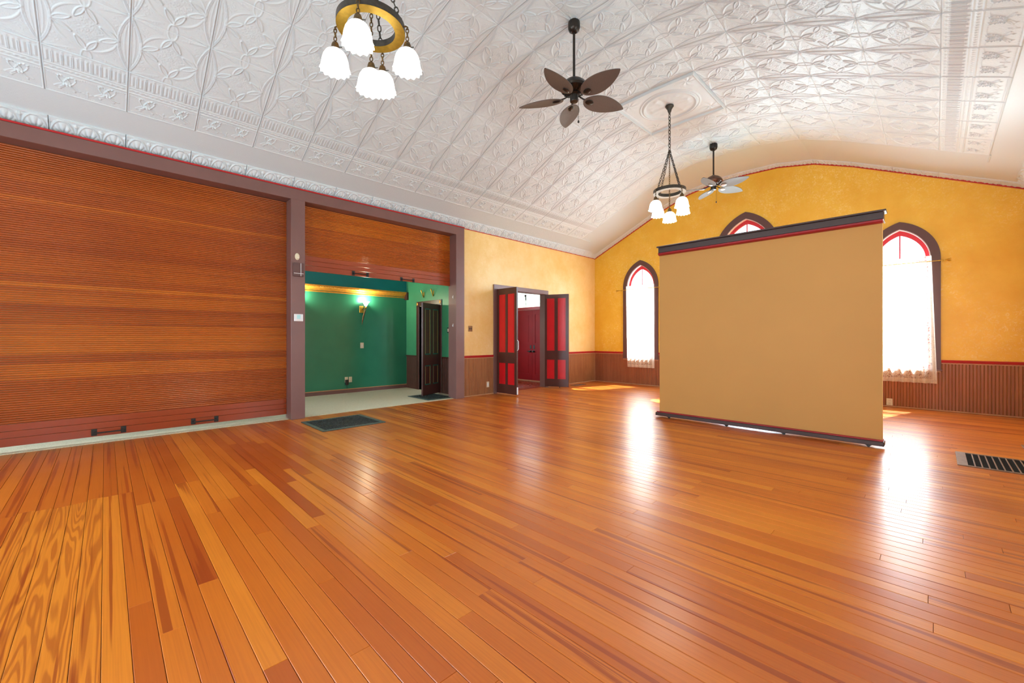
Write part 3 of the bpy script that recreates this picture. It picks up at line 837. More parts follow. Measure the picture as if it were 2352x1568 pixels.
# ------------------------------------------------------------------ green room
GX = -2.5; GY = -4.98
carpet = struct(MB().box((GX, YF, -.10), (-.012, GY, .006)).build('floor_carpet', M['carpet']), 'speckled beige carpet behind the shutters', 'floor')
o = struct(MB().box((GX-.15, YF, -.1), (GX, -4.85, 2.50)).build('wall_parlor_back', M['green']), 'dark green wall with the brass sconce', 'wall')
o = struct(MB().box((GX-.15, YF, 2.50), (GX, -4.85, 3.5)).build('wall_parlor_upper', M['green_daylit']), 'upper green wall with blue daylight painted in, above the gold moulding', 'wall')
GD = (-1.87, -.98, 2.12)
struct(MB().plate([(GX, -.1), (GD[0], -.1), (GD[0], GD[2]), (GD[1], GD[2]), (GD[1], -.1), (-.18, -.1), (-.18, 3.5), (GX, 3.5)], [], GY, -4.85, fnY).build('wall_parlor_right', M['green_r']), 'lighter green wall with the panelled brown door', 'wall')
struct(MB().plate([(GX-.15, -.1), (-.18, -.1), (-.18, 3.5), (GX-.15, 3.5)], [arch(-1.35, .562, 2.5, 3.154, .788)], YF-.15, YF, fnY).build('wall_parlor_left', M['green']), 'green end wall of the room behind the shutters', 'wall')
struct(MB().box((GX-.15, YF-.15, 3.5), (-.185, -1.2, 3.6)).build('ceiling_parlor', M['white']), 'white ceiling of the rooms behind the shutters', 'ceiling')
struct(MB().box((GX, YF, 0.0), (GX+.018, GY, .085), .003).build('baseboard_parlor', M['brown']), 'brown baseboard of the green room', 'baseboard')
struct(MB().box((GX, YF, .085), (GX+.022, GY, .105), .004).build('trim_9', M['base_strip']), 'tan cap of the green room baseboard', 'trim')
# gold crown
mb = MB(); pr = [(0, 2.385), (.02, 2.385), (.03, 2.40), (.03, 2.415), (.06, 2.435), (.085, 2.470), (.10, 2.475), (.10, 2.50), (0, 2.50)]
n = len(pr); ya, yb = YF, GY-.02
mb.add([(GX+p, ya, q) for p, q in pr]+[(GX+p, yb, q) for p, q in pr], [(i, i+1, i+1+n, i+n) for i in range(n-1)]+[tuple(range(n))[::-1], tuple(range(n, 2*n))])
crown = struct(mb.build('trim_10', M['gold']), 'gold crown moulding with a beaded rope across the green wall', 'trim')
mb = MB(); y = -8.6
while y < GY-.05:
    mb.lathe([(0, -.013), (.010, -.008), (.013, 0), (.010, .008), (0, .013)], 6, (GX+.086, y, 2.462)); y += .028
tag(mb.build('rope_beading', M['gold'], crown, smooth=True), kind='stuff')
MB().box((GX, GY-.06, 2.30), (GX+.11, GY, 2.50), .006).build('corbel', M['brown_door'], crown)
mb = MB(); mb.box((GX+.002, YF, 2.345), (GX+.014, GY-.06, 2.372), .003); o = mb.build('lower_fillet', M['gold'], crown)
# wainscot + rail of right wall
def gw(xa, xb):
    k = 0; x = xa
    wp = bpy.data.objects['wall_parlor_right']
    while x < xb-.004:
        x2 = min(x+.05, xb); MB().box((x+.001, GY-.010, .0), (x2-.001, GY, .83), .003).build('board', M['bead_dark'], wp); x = x2
gw(GX+.02, -1.98); gw(-.87, -.19)
mb = MB(); mb.box((GX, GY-.028, .83), (-1.98, GY, .862), .006); mb.box((-.87, GY-.028, .83), (-.19, GY, .862), .006)
struct(mb.build('trim_11', M['brown_door']), 'brown wainscot rail of the green room', 'trim')
# door 3 (green room door) with casing and rosettes
door3 = thing('door_3', 'brown panelled door with teal and gold mouldings standing open in the green room', 'door', (0, 0, 0), kind='structure')
mb = MB(); mb.box((GD[0]-.11, GY-.022, 0), (GD[0], GY, 2.11), .004); mb.box((GD[1], GY-.022, 0), (GD[1]+.10, GY, 2.11), .004); mb.box((GD[0]-.11, GY-.020, 2.11), (GD[1]+.10, GY, 2.22), .004)
mb.box((GD[0]-.02, GY-.01, 0), (GD[0], -4.84, 2.11), .003); mb.box((GD[1], GY-.01, 0), (GD[1]+.02, -4.84, 2.11), .003)
mb.build('door_casing', M['brown_door'], door3)
MB().box((GD[0], GY+.01, 2.10), (GD[1], -4.86, 2.12)).build('head_jamb', M['cream'], door3)
for xx in (GD[0]-.055, GD[1]+.05):
    m2 = MB(); zc = 2.16
    m2.add([(xx, GY-.034, zc-.045), (xx+.034, GY-.028, zc), (xx, GY-.034, zc+.045), (xx-.034, GY-.028, zc), (xx, GY-.020, zc)], [(0, 1, 2, 3), (0, 1, 4), (1, 2, 4), (2, 3, 4), (3, 0, 4)])
    m2.build('rosette', M['gold'], door3)
def panel_door(door, A, B, z0, z1, th, mats, panels, mould=None, side=1, panel_off=.010, edge=None):
    """leaf from plan point A (hinge) to B; panels = [(u0,u1,za,zb)] ; side = which face shows the panels (both built)"""
    A = Vector(A); B = Vector(B); u = (B-A).normalized(); n_ = Vector((-u.y, u.x)); Lw = (B-A).length
    f = lambda a, b_, t: (A.x+u.x*a+n_.x*t, A.y+u.y*a+n_.y*t, b_)
    leaf = MB().plate([(0, z0), (Lw, z0), (Lw, z1), (0, z1)], [[(a, c), (b_, c), (b_, d), (a, d)] for a, b_, c, d in panels], -th/2, th/2, f).build('door_leaf', mats[0], door)
    for a, b_, c, d in panels:
        m_ = MB()
        m_.plate([(a, c), (b_, c), (b_, d), (a, d)], [], -th/2+panel_off, th/2-panel_off, f)
        i = .03
        for s in (-1, 1):
            t0 = s*(th/2-panel_off); t1 = s*(th/2-panel_off+.005)
            m_.plate([(a+i, c+i), (b_-i, c+i), (b_-i, d-i), (a+i, d-i)], [], t0, t1, f)
        m_.build('door_panel', mats[1], leaf)
        if mould:
            for s in (-1, 1):
                g = .022
                o_ = [(a, c), (b_, c), (b_, d), (a, d)]; h_ = [[(a+g, c+g), (b_-g, c+g), (b_-g, d-g), (a+g, d-g)]]
                MB().plate(o_, h_, s*(th/2-panel_off), s*(th/2-.002), f).build('panel_moulding', mould[0], leaf)
                if len(mould) > 1:
                    g2 = .034
                    MB().plate([(b_-g2, c+g), (b_-g, c+g), (b_-g, d-g), (b_-g2, d-g)], [], s*(th/2-panel_off+.004), s*(th/2-.004), f).build('gilt_bead', mould[1], leaf)
                    MB().plate([(a+g, c+g), (a+g2, c+g), (a+g2, d-g), (a+g, d-g)], [], s*(th/2-panel_off+.004), s*(th/2-.004), f).build('gilt_bead', mould[1], leaf)
    return leaf, f, Lw
hA, hB = (-.955, -4.995), (-.715, -5.625)
leaf, f3, lw = panel_door(door3, hA, hB, .025, 2.09, .042, (M['brown_door'], M['brown_door']),
    [(.085, .30, .93, 1.97), (.385, .60, .93, 1.97), (.085, .30, .25, .69), (.385, .60, .25, .69)], (M['teal_trim'], M['gold']))
p = f3(lw+.0, .05, 0)
MB().lathe([(0, 0), (.02, 0), (.024, .02), (.012, .034), (0, .034)], 12, (hB[0]-.04, hB[1]-.04, .008)).build('door_stop', M['black_plastic'], door3, smooth=True)

# brackets above the green door
for i, xx in enumerate((-1.66, -1.235)):
    t = thing('wall_hook', ('left' if i == 0 else 'right')+' of the two brass V-shaped hooks on the green wall above the brown door', 'hook', (xx, GY, 2.40), group='brass hooks above the brown door')
    MB().box((-.022, -.006, -.05), (.022, 0, .05), .003).build('back_plate', M['brass'], t)
    for s, d in ((-1, .055), (1, .10)):
        MB().tube([(0, -.012, -.085), (s*.018, -d*.5, -.02), (s*.045, -d, .09)], [.013, .011, .009], 8).build('prong', M['brass'], t, smooth=True)

# wall plates
def plate_x(name, label, X, yc, zc, w_, h, mat, sgn=1, t=.006, group=None):
    return tag(MB().box((X, yc-w_/2, zc-h/2), (X+sgn*t, yc+w_/2, zc+h/2), .002).build(name, mat), label, 'wall plate', group)
def outlet(name, label, mk, w_=.085, h=.13, mat='ivory', slots='outlet', cat='outlet'):
    """mk(a, d, b) maps across/out/up to world"""
    t = thing(name, label, cat, mk(0, 0, 0))
    inv = Vector(mk(0, 0, 0)); g = lambda a, d, b_: tuple(Vector(mk(a, d, b_))-inv)
    def bx(a0, a1, d0, d1, b0, b1, nm, mt):
        P0, P1 = g(a0, d0, b0), g(a1, d1, b1); return MB().box(P0, P1, .0015).build(nm, M[mt], t)
    bx(-w_/2, w_/2, 0, .006, -h/2, h/2, 'cover_plate', mat)
    if slots == 'outlet':
        for s in (-1, 1):
            bx(-.017, .017, .006, .009, s*.028-.016, s*.028+.016, 'socket', mat if mat != 'brushed_plate' else 'black_plastic')
            for q in (-1, 1): bx(q*.007-.0015, q*.007+.0015, .009, .0096, s*.028-.004, s*.028+.007, 'slot', 'black_plastic')
    elif slots == 'switch':
        bx(-.009, .009, .006, .010, -.018, .018, 'toggle', 'white_plastic')
    elif slots == 'double':
        for q in (-1, 1): bx(q*.022-.008, q*.022+.008, .006, .014, -.02, .02, 'toggle', 'black_plastic')
    elif slots == 'rocker':
        bx(-.018, .018, .006, .010, -.035, .035, 'rocker', 'white_plastic' if mat != 'black_plastic' else 'ivory')
    return t
outlet('light_switch', 'ornate coppery double switch plate on the yellow wall left of the double doors', lambda a, d, b_: (d, -4.836+a, 1.512+b_), .115, .125, 'brushed_plate', 'double', 'switch')
outlet('wall_outlet', 'ivory plate low on the wainscot left of the double doors', lambda a, d, b_: (.009+d, -4.327+a, .232+b_), .075, .13, 'ivory', 'rocker')
outlet('wall_outlet', 'white power outlet low on the wainscot right of the tan screen', lambda a, d, b_: (6.652+a, -.010-d, .093+b_), .088, .128, 'ivory', 'outlet')
outlet('light_switch', 'ivory switch plate on the green wall below the lit sconce', lambda a, d, b_: (GX+d, -6.192+a, 1.125+b_), .085, .135, 'ivory', 'switch', 'switch')
outlet('wall_outlet', 'left ivory outlet of the pair low on the green wall, with the black plug', lambda a, d, b_: (GX+d, -6.575+a, .318+b_), .075, .13, 'ivory', 'outlet')
outlet('wall_outlet', 'right ivory outlet of the pair low on the green wall, nothing plugged in', lambda a, d, b_: (GX+d, -6.478+a, .318+b_), .075, .13, 'ivory', 'outlet')
t = thing('power_adapter', 'black plug-in adapter in the left outlet of the green wall', 'adapter', (GX+.009, -6.575, .27))
MB().box((0, -.035, -.075), (.055, .035, .05), .008).build('housing', M['black_plastic'], t)
MB().tube([(.02, 0, -.07), (.025, .005, -.12), (.02, .01, -.16)], .004, 6).build('cable', M['black_plastic'], t, smooth=True)
outlet('light_switch', 'small black switch with an ivory rocker on the green wall right of the brown door', lambda a, d, b_: (-.63+a, GY-d, 1.485+b_), .07, .125, 'black_plastic', 'rocker', 'switch')

# sconces
def sconce(yc, label):
    t = thing('wall_sconce', label, 'lamp', (GX, yc, 2.0), group=None)
    MB().box((0, -.062, -.085), (.014, .05, .082), .005).build('back_plate', M['brass'], t)
    MB().tube([(.02, .0, -.02), (.06, .02, .03), (.10, .035, .02), (.12, .045, -.03), (.11, .05, .0), (.12, .05, .05)], .009, 8).build('scroll', M['bronze_mid'], t, smooth=True)
    pts = [(.11, .045, .04), (.10, .03, -.06), (.075, .012, -.16), (.05, 0, -.27), (.035, -.012, -.375)]
    MB().tube(pts, [.012, .016, .021, .016, .003], 10).build('tail_stem', M['bronze_mid'], t, smooth=True)
    MB().lathe([(0, 0), (.028, .0), (.030, .012), (.018, .03), (.02, .04)], 16, (.12, .05, .03)).build('shade_holder', M['brass'], t, smooth=True)
    MB().lathe([(.018, .0), (.030, .02), (.045, .05), (.062, .082), (.090, .112), (.096, .118), (.088, .114), (.058, .085), (.040, .052), (.024, .02)], 28, (.12, .05, .065)).build('glass_shade', M['sconce_glow'], t, smooth=True)
    l = lamp('POINT', 'sconce_light', (GX+.13, yc+.05, 2.24), 24, (1, .90, .66), radius=.05)
    return t
sconce(-6.20, 'lit brass torch sconce with a white glass cup on the green wall')
sconce(-7.72, 'lit brass torch sconce hidden behind the brown post')
# doormat in the green room
def mat_obj(label, x0, y0, x1, y1, z, rz=0, seed=1):
    cx, cy = (x0+x1)/2, (y0+y1)/2; t = thing('door_mat', label, 'mat', (cx, cy, z), rz)
    hx, hy = (x1-x0)/2, (y1-y0)/2
    MB().box((-hx, -hy, 0), (hx, hy, .006), .002).build('backing', M['rubber'], t)
    mb_ = MB(); e = .055
    mb_.plate([(-hx, -hy), (hx, -hy), (hx, hy), (-hx, hy)], [[(-hx+e, -hy+e), (hx-e, -hy+e), (hx-e, hy-e), (-hx+e, hy-e)]], .004, .012, lambda a, b_, q: (a, b_, q)).build('rim', M['rubber_rim'], t)
    mb_ = MB(); rs = random.Random(seed); s = .034; x = -hx+e+.02
    while x < hx-e-.01:
        y = -hy+e+.02
        while y < hy-e-.01:
            a = rs.uniform(0, PI); d = .013
            mb_.tube([(x-d*math.cos(a), y-d*math.sin(a), .007), (x, y, .014), (x+d*math.cos(a), y+d*math.sin(a), .007)], .0045, 5); y += s
        x += s
    tag(mb_.build('tread_pattern', M['rubber'], t), kind='stuff')
    return t
mat_obj('dark rubber doormat with scrolled tread on the plank floor by the brown post', .425, -8.50, 1.325, -7.56, .001)
mat_obj('black doormat on the carpet in front of the green room door', -.93, -5.86, -.10, -5.20, .007, 0, 2)

# ------------------------------------------------------------------ devices on the post
t = thing('motion_sensor', 'small white oval sensor on the brown post above the meter box', 'sensor', (FX, -8.449, 2.61))
m_ = MB(); m_.lathe([(0, .026), (.016, .023), (.03, .014), (.036, 0)], 20); m_.v = [(z, x*1.0, y*1.55) for x, y, z in m_.v]; m_.build('housing', M['ivory'], t, smooth=True)
m_ = MB(); m_.lathe([(0, .006), (.006, .004), (.008, 0)], 10); m_.v = [(z+.021, x+.006, y-.02) for x, y, z in m_.v]; m_.build('lens', M['white_plastic'], t, smooth=True)
t = thing('control_box', 'square brown wall box with white crossed lines on the post', 'control box', (FX, -8.436, 2.40))
MB().box((0, -.078, -.108), (.034, .075, .106), .003).build('cover', M['brown_box'], t)
MB().box((.034, .028, -.104), (.0365, .035, .102)).build('white_stripe', M['white_plastic'], t)
MB().box((.034, -.074, -.066), (.0363, .071, -.059)).build('white_stripe', M['white_plastic'], t)
t = thing('thermostat', 'white thermostat with a pale blue display on the brown post', 'thermostat', (FX, -8.432, 1.63))
MB().box((0, -.068, -.058), (.022, .066, .058), .005).build('housing', M['white_plastic'], t)
MB().box((.022, -.028, -.020), (.0235, .026, .044)).build('display', M['lcd'], t)
for q in (-.02, 0, .02): MB().box((.022, q-.005, -.040), (.024, q+.005, -.034)).build('button', M['ivory'], t)
# two white hooks on the inner face of the right jamb
for i, zz in enumerate((2.19, 1.58)):
    t = thing('jamb_hook', ('upper' if i == 0 else 'lower')+' small white hook on the inner side of the right shutter jamb', 'hook', (-.02, -5.29, zz))
    MB().box((-.006, -.004, -.035), (.006, 0, .035), .001).build('base', M['white_plastic'], t)
    MB().tube([(0, -.004, -.02), (.02, -.03, -.025), (.022, -.036, .008)], .005, 6).build('prong', M['white_plastic'], t, smooth=True)

# ------------------------------------------------------------------ double doors to the vestibule (door_1)
door1 = thing('door_1', 'brown double doors with red panels standing open into the hall', 'door', (0, 0, 0), kind='structure')
mb = MB(); mb.box((-.19, -4.152, 0), (.028, -4.05, 2.46), .004); mb.box((-.19, -2.30, 0), (.028, -2.198, 2.46), .004); mb.box((-.19, -4.152, 2.46), (.030, -2.198, 2.565), .004)
mb.build('door_casing', M['brown'], door1)
pn = lambda sgn=1: None
lA, lB = (.035, -4.045), (.705, -4.060)
wl_ = math.hypot(.67, .015)
leafL, fL, lw = panel_door(door1, lA, lB, .030, 2.452, .045, (M['brown_door'], M['red_panel']),
    [(.075, .30, .975, 2.31), (.372, .598, .975, 2.31), (.075, .30, .24, .73), (.372, .598, .24, .73)])
rA, rB = (.000, -2.300), (.590, -2.045)
leafR, fR, lwr = panel_door(door1, rA, rB, .030, 2.452, .045, (M['brown_door'], M['red_panel']),
    [(.055, .265, .975, 2.35), (.350, .565, .975, 2.35), (.055, .265, .23, .735), (.350, .565, .23, .735)])
# door hardware
MB().tube([fL(lw+.001, 1.02, .0), fL(lw+.035, 1.05, .0), fL(lw+.038, 1.14, .0), fL(lw+.035, 1.23, .0), fL(lw+.001, 1.26, .0)], .008, 8).build('handle', M['white_plastic'], leafL, smooth=True)
MB().box((.70, -4.075, .035), (.722, -4.045, .20), .004).build('floor_bolt', M['white_plastic'], leafL)
for f_, z_ in ((fR, .09), (fR, 2.20)):
    MB().tube([f_(.03, z_, .028), f_(.03, z_+.09, .028)], .009, 8).build('hinge', M['iron'], leafR, smooth=True)
p = fR(.40, 0, 0)
MB().tube([(p[0], p[1], .002), (p[0], p[1], .05)], .012, 8).build('door_stop', M['bronze'], leafR, smooth=True)
p = fR(lwr-.02, 2.27, .026)
MB().tube([(p[0], p[1], 2.24), (p[0], p[1], 2.31)], .006, 6).build('latch', M['brass'], leafR, smooth=True)

# ------------------------------------------------------------------ vestibule and red entrance doors
VY = -1.42
struct(MB().plate([(-4.85, -.1), (VY, -.1), (VY, 3.5), (-4.85, 3.5)], [arch(-3.2, .562, 2.5, 3.154, .788)], GX-.15, GX, fnX).build('wall_vestibule_left', M['vestibule']), 'cream wall of the entrance vestibule', 'wall')
struct(MB().plate([(GX-.15, -.1), (-2.13, -.1), (-2.13, 2.92), (-.45, 2.92), (-.45, -.1), (-.185, -.1), (-.185, 3.5), (GX-.15, 3.5)], [], VY, VY+.16, fnY).build('wall_vestibule_back', M['vestibule']), 'vestibule wall around the red entrance doors', 'wall')
mb = MB(); tv = []; y = -4.84; rs = random.Random(4)
while y < VY-.01:
    x = GX
    while x < -.01:
        x2 = min(x+rs.uniform(.7, 1.6), 0)
        board_mb(mb, x, x2, y, min(y+PW, VY)); tv += [rs.random()]*12; x = x2
    y += PW
vf = struct(MB().box((GX, -4.85, -.12), (-.02, VY+.16, -.02)).build('floor_vestibule', M['groove']), 'vestibule plank floor with a red reflection painted in', 'floor')
o = mb.build('planks', M['plank_red_reflect'], vf, recalc=False); tone(o.data, tv); tag(o, kind='stuff')
struct(MB().box((-.19, DR[0], -.01), (-.0, DR[1], .006), .002).build('trim_12', M['slat_rail']), 'threshold strip under the brown double doors', 'trim')
tone(bpy.data.objects['trim_12'].data, .5)
door2 = thing('door_2', 'dark red double entrance doors with black handles and a glass transom', 'door', (0, 0, 0), kind='structure')
mb = MB(); mb.box((-2.15, VY-.02, 0), (-2.10, VY+.17, 2.94)); mb.box((-.48, VY-.02, 0), (-.43, VY+.17, 2.94)); mb.box((-2.13, VY-.02, 2.165), (-.45, VY+.10, 2.245), .004); mb.box((-2.13, VY-.02, 2.88), (-.45, VY+.17, 2.94), .004)
mb.build('door_frame', M['red'], door2)
for a, b_ in ((-2.098, -1.292), (-1.288, -.482)):
    leaf, f_, lw = panel_door(door2, (a, VY+.03), (b_, VY+.03), .03, 2.16, .045, (M['red_door'], M['red_door']),
        [(.12, .68, 1.15, 2.02), (.12, .68, .22, .82)])
    xh = (b_-.05) if a < -1.5 else (a+.09)
    xh = -1.352 if a < -1.5 else -1.212
    MB().box((xh-.028, VY+.0, .98), (xh+.028, VY+.012, 1.09), .004).build('deadbolt', M['black_plastic'], leaf)
    m_ = MB().lathe([(0, 0), (.034, 0), (.034, .014), (.014, .02), (.012, .05), (.03, .055), (.032, .075), (0, .08)], 16)
    m_.v = [(x+xh, VY+.01-z, y+.90) for x, y, z in m_.v]; m_.build('door_knob', M['black_plastic'], leaf, smooth=True)
    if a < -1.5: MB().box((xh-.10, VY-.055, .893), (xh, VY-.04, .912), .004).build('lever', M['black_plastic'], leaf)
MB().box((-2.1, VY-.005, 0.0), (-.48, VY+.10, .03), .004).build('threshold', M['base_strip'], door2)
MB().box((-2.1, VY+.045, 2.245), (-.48, VY+.050, 2.88)).build('transom_pane', M['glass'], door2)
# transom stay hanging on its chain
t = thing('transom_chain', 'dark chain with a black latch hanging before the transom glass', 'chain', (-1.505, VY-.06, 2.88))
def chain_mb(mb_, P, Q, link_l, rad, wire=6, width=None):
    P = Vector(P); Q = Vector(Q); d = Q-P; Ln = d.length; n = max(1, round(Ln/(link_l*.74))); st = Ln/n; u = d.normalized()
    a = u.cross(Vector((0, 0, 1)) if abs(u.z) < .9 else Vector((1, 0, 0))).normalized(); b_ = u.cross(a)
    w_ = width or link_l*.30
    for i in range(n):
        c = P+u*(st*(i+.5)); e = a if i % 2 else b_; hl = link_l*.5-rad; pts = []
        for k in range(10):
            q = 2*PI*k/10; cq, sq = math.cos(q), math.sin(q)
            pts.append(c+u*(math.copysign(abs(cq)**.7, cq)*hl)+e*(sq*w_))
        mb_.tube(pts, rad, wire, closed=True)
    return mb_
MB().tube([(0, 0, 0), (0, 0, -.26)], .004, 6).build('rod', M['iron'], t, smooth=True)
MB().lathe([(0, .03), (.028, .018), (.036, 0), (.028, -.02), (.02, -.04), (0, -.045)], 12, (0, 0, -.28)).build('latch_knob', M['black_plastic'], t, smooth=True)
MB().box((-.010, -.01, -.42), (.030, .01, -.32), .006).build('latch_body', M['black_plastic'], t)
chain_mb(MB(), (.015, 0, -.40), (.02, 0, -.63), .035, .004).build('chain', M['iron'], t, smooth=True)
t = thing('ceiling_hook', 'small dark hook fixed above the transom left of the chain', 'hook', (-1.80, VY-.05, 2.79))
MB().box((-.025, -.01, .0), (.025, .01, .03), .004).build('base', M['iron'], t)
MB().tube([(0, 0, 0), (0, 0, -.05), (.015, 0, -.07)], .008, 8).build('prong', M['iron'], t, smooth=True)

# outdoors: a white clapboard house wall and the lawn seen through the glass
yard = struct(MB().box((-25, -35, -.4), (35, 40, -.13)).build('ground', M['lawn']), 'lawn outside', 'ground')
t = thing('neighbour_house', 'white clapboard house wall seen through the transom', 'house', (-4.5, 5.2, -.13))
MB().box((-4.5, .03, 0), (3.0, 4.0, 5.4)).build('wall', M['siding'], t)
for i in range(30):
    z0 = i*.18
    m_ = MB().add([(-4.5, .03, z0), (3, .03, z0), (3, .0, z0), (-4.5, .0, z0), (-4.5, .03, z0+.185), (3, .03, z0+.185), (3, .018, z0+.185), (-4.5, .018, z0+.185)], [(3, 2, 1, 0), (4, 5, 6, 7), (0, 1, 5, 4), (1, 2, 6, 5), (2, 3, 7, 6), (3, 0, 4, 7)])
    m_.build('clapboard', M['siding'], t)

# ------------------------------------------------------------------ windows
def window(idx, w, fn, deep=1, label=''):
    """fn(a, b, d): a across, b up, d outwards from the inner wall face (negative = into the room)"""
    t = thing('window_%d' % idx, label, 'window', (0, 0, 0), kind='structure')
    out_ = arch(w['cx'], w['hw'], w['sp'], w['ap'], w['sill'])
    inn = arch(w['cx'], w['iw'], w['isp'], w['iap'], w['sill']+.0)
    g = lambda a, b_, d: fn(a, b_, d)
    # casing: ring without the bottom member
    no = len(out_); vs = []; fs = []
    O_ = out_[1:]+out_[:1]; I_ = inn[1:]+inn[:1]
    for d in (0, -.026):
        vs += [g(p[0], p[1], d) for p in O_]+[g(p[0], p[1], d) for p in I_]
    k = len(O_)
    for i in range(k-1):
        fs.append((i, i+1, k+i+1, k+i)); fs.append((2*k+i, 3*k+i, 3*k+i+1, 2*k+i+1))
        fs.append((i, 2*k+i, 2*k+i+1, i+1)); fs.append((k+i, k+i+1, 3*k+i+1, 3*k+i))
    fs.append((0, k, 3*k, 2*k)); fs.append((k-1, 3*k-1, 4*k-1, 2*k-1))
    MB().add(vs, fs).build('casing', M['brown_backlit'], t)
    # apron / sill
    m_ = MB(); x0, x1 = w['cx']-w['hw']-.02, w['cx']+w['hw']+.02
    q0 = g(x0, w['sill']-.022, -.045); q1 = g(x1, w['sill']+.0, .02); m_.box(q0, q1, .004); m_.build('sill', M['brown'], t)
    q0 = g(x0+.02, w['sill']-.05, -.016); q1 = g(x1-.02, w['sill']-.022, 0); MB().box(q0, q1, .003).build('apron', M['base_strip'], t)
    # jamb lining
    inn2 = arch(w['cx'], w['iw']-.012, w['isp'], w['iap']-.014, w['sill']+.012)
    m_ = MB(); m_.plate(inn, [inn2], .0, .19, g).build('jamb_lining', M['jamb_white'], t)
    # arched top sash
    tb = w['isp']+.0
    o_ = arch(w['cx'], w['iw']-.013, w['isp'], w['iap']-.016, tb); h_ = arch(w['cx'], w['iw']-.068, w['isp'], w['iap']-.105, tb+.045)
    MB().plate(o_, [h_], .085, .125, g).build('arched_sash', M['sash_red'], t)
    a_ = w['cx']
    MB().box(g(a_-.010, tb+.04, .092), g(a_+.010, w['iap']-.09, .118), .003).build('muntin', M['sash_red'], t)
    for s in (-1, 1):
        hp = [p for p in h_ if (p[0]-a_)*s >= -.001]
        hp = [(a_, tb+.045)]+hp if s > 0 else [(a_, tb+.045)]+hp
        # order points around their centre
        cx_ = sum(p[0] for p in hp)/len(hp); cz_ = sum(p[1] for p in hp)/len(hp)
        hp = sorted(set((round(p[0], 5), round(p[1], 5)) for p in hp), key=lambda p: math.atan2(p[1]-cz_, p[0]-cx_))
        MB().plate(hp, [], .104, .107, g).build('pane', M['glass'], t)
    # two sliding sashes below
    zt = tb-.006; zb = w['sill']+.014; zm = zb+(zt-zb)*.34
    xa, xb = a_-w['iw']+.013, a_+w['iw']-.013
    for z0, z1, d0 in ((zm-.02, zt, .10), (zb, zm+.02, .06)):
        MB().plate([(xa, z0), (xb, z0), (xb, z1), (xa, z1)], [[(xa+.045, z0+.045), (xb-.045, z0+.045), (xb-.045, z1-.045), (xa+.045, z1-.045)]], d0, d0+.035, g).build('sliding_sash', M['sash_red'], t)
        MB().plate([(xa+.04, z0+.04), (xb-.04, z0+.04), (xb-.04, z1-.04), (xa+.04, z1-.04)], [], d0+.016, d0+.019, g).build('pane', M['glass'], t)
    return t
window(1, WIN[1], lambda a, b_, d: (a, d, b_), label='arched window left of the tan screen')
window(2, WIN[2], lambda a, b_, d: (a, d, b_), label='tall arched window half hidden behind the tan screen')
window(3, WIN[3], lambda a, b_, d: (a, d, b_), label='arched window right of the tan screen')
k = 4  # unseen windows added as sources for the fill lamps
for yy, wh in ((-3.2, 'nearest the gable wall'), (-7.0, 'in the middle of the three'), (-11.6, 'nearest the rear wall')):
    window(k, dict(cx=yy, hw=.53, sp=2.75, ap=3.475, iw=.41, isp=2.75, iap=3.34, sill=.74), lambda a, b_, d: (XR+d, a, b_), label='added unseen arched window for fill light in the wall beside the camera, '+wh); k += 1
for xx, wh in ((2.2, 'on the shutter side'), (6.1, 'on the other side')):
    window(k, dict(cx=xx, hw=.62, sp=2.9, ap=3.735, iw=.5, isp=2.9, iap=3.6, sill=.74), lambda a, b_, d: (a, YF-d, b_), label='added unseen arched window for fill light in the wall behind the camera, '+wh); k += 1

window(k, dict(cx=-1.35, hw=.67, sp=2.5, ap=3.28, iw=.55, isp=2.5, iap=3.14, sill=.80), lambda a, b_, d: (a, YF-d, b_), label='added unseen arched window for fill light at the far left end of the green room'); k += 1
window(k, dict(cx=-3.2, hw=.67, sp=2.5, ap=3.28, iw=.55, isp=2.5, iap=3.14, sill=.80), lambda a, b_, d: (GX-d, a, b_), label='added unseen arched window for fill light in the vestibule'); k += 1
# curtain rods and lace
def rod(xa, xb, z, label):
    t = thing('curtain_rod', label, 'curtain rod', ((xa+xb)/2, -.116, z)); h = (xb-xa)/2
    MB().tube([(-h, 0, 0), (h, 0, 0)], .007, 10).build('rod', M['brass'], t, smooth=True)
    for s in (-1, 1):
        cl_ = MB().lathe([(0, -.03), (.010, -.026), (.013, -.01), (.008, .0), (.016, .012), (.010, .03), (0, .034)], 10).build('collar', M['brass'], t, smooth=True)
        o_ = cl_; o_.rotation_euler = (0, s*PI/2, 0); o_.location = (s*(h+.01), 0, 0)
        m_ = MB()
        for a_ in (-.6, 0, .6):
            m_.tube([(s*(h+.03), 0, 0), (s*(h+.065), 0, math.sin(a_)*.03), (s*(h+.10), 0, math.sin(a_)*.045)], [.007, .011, .002], 6)
            m_.tube([(s*(h+.03), 0, 0), (s*(h+.065), math.sin(a_)*.03, 0), (s*(h+.09), math.sin(a_)*.04, 0)], [.006, .009, .002], 6)
        m_.build('leaf_finial', M['brass'], t, smooth=True)
        MB().box((s*(h-.05)-.006, -.004, -.010), (s*(h-.05)+.006, .088, .010), .002).build('bracket', M['brass'], t)
    return t
rod(.90, 2.12, 2.665, 'brass curtain rod with leaf finials on the window left of the screen')
rod(6.17, 7.36, 2.675, 'brass curtain rod with leaf finials on the window right of the screen')
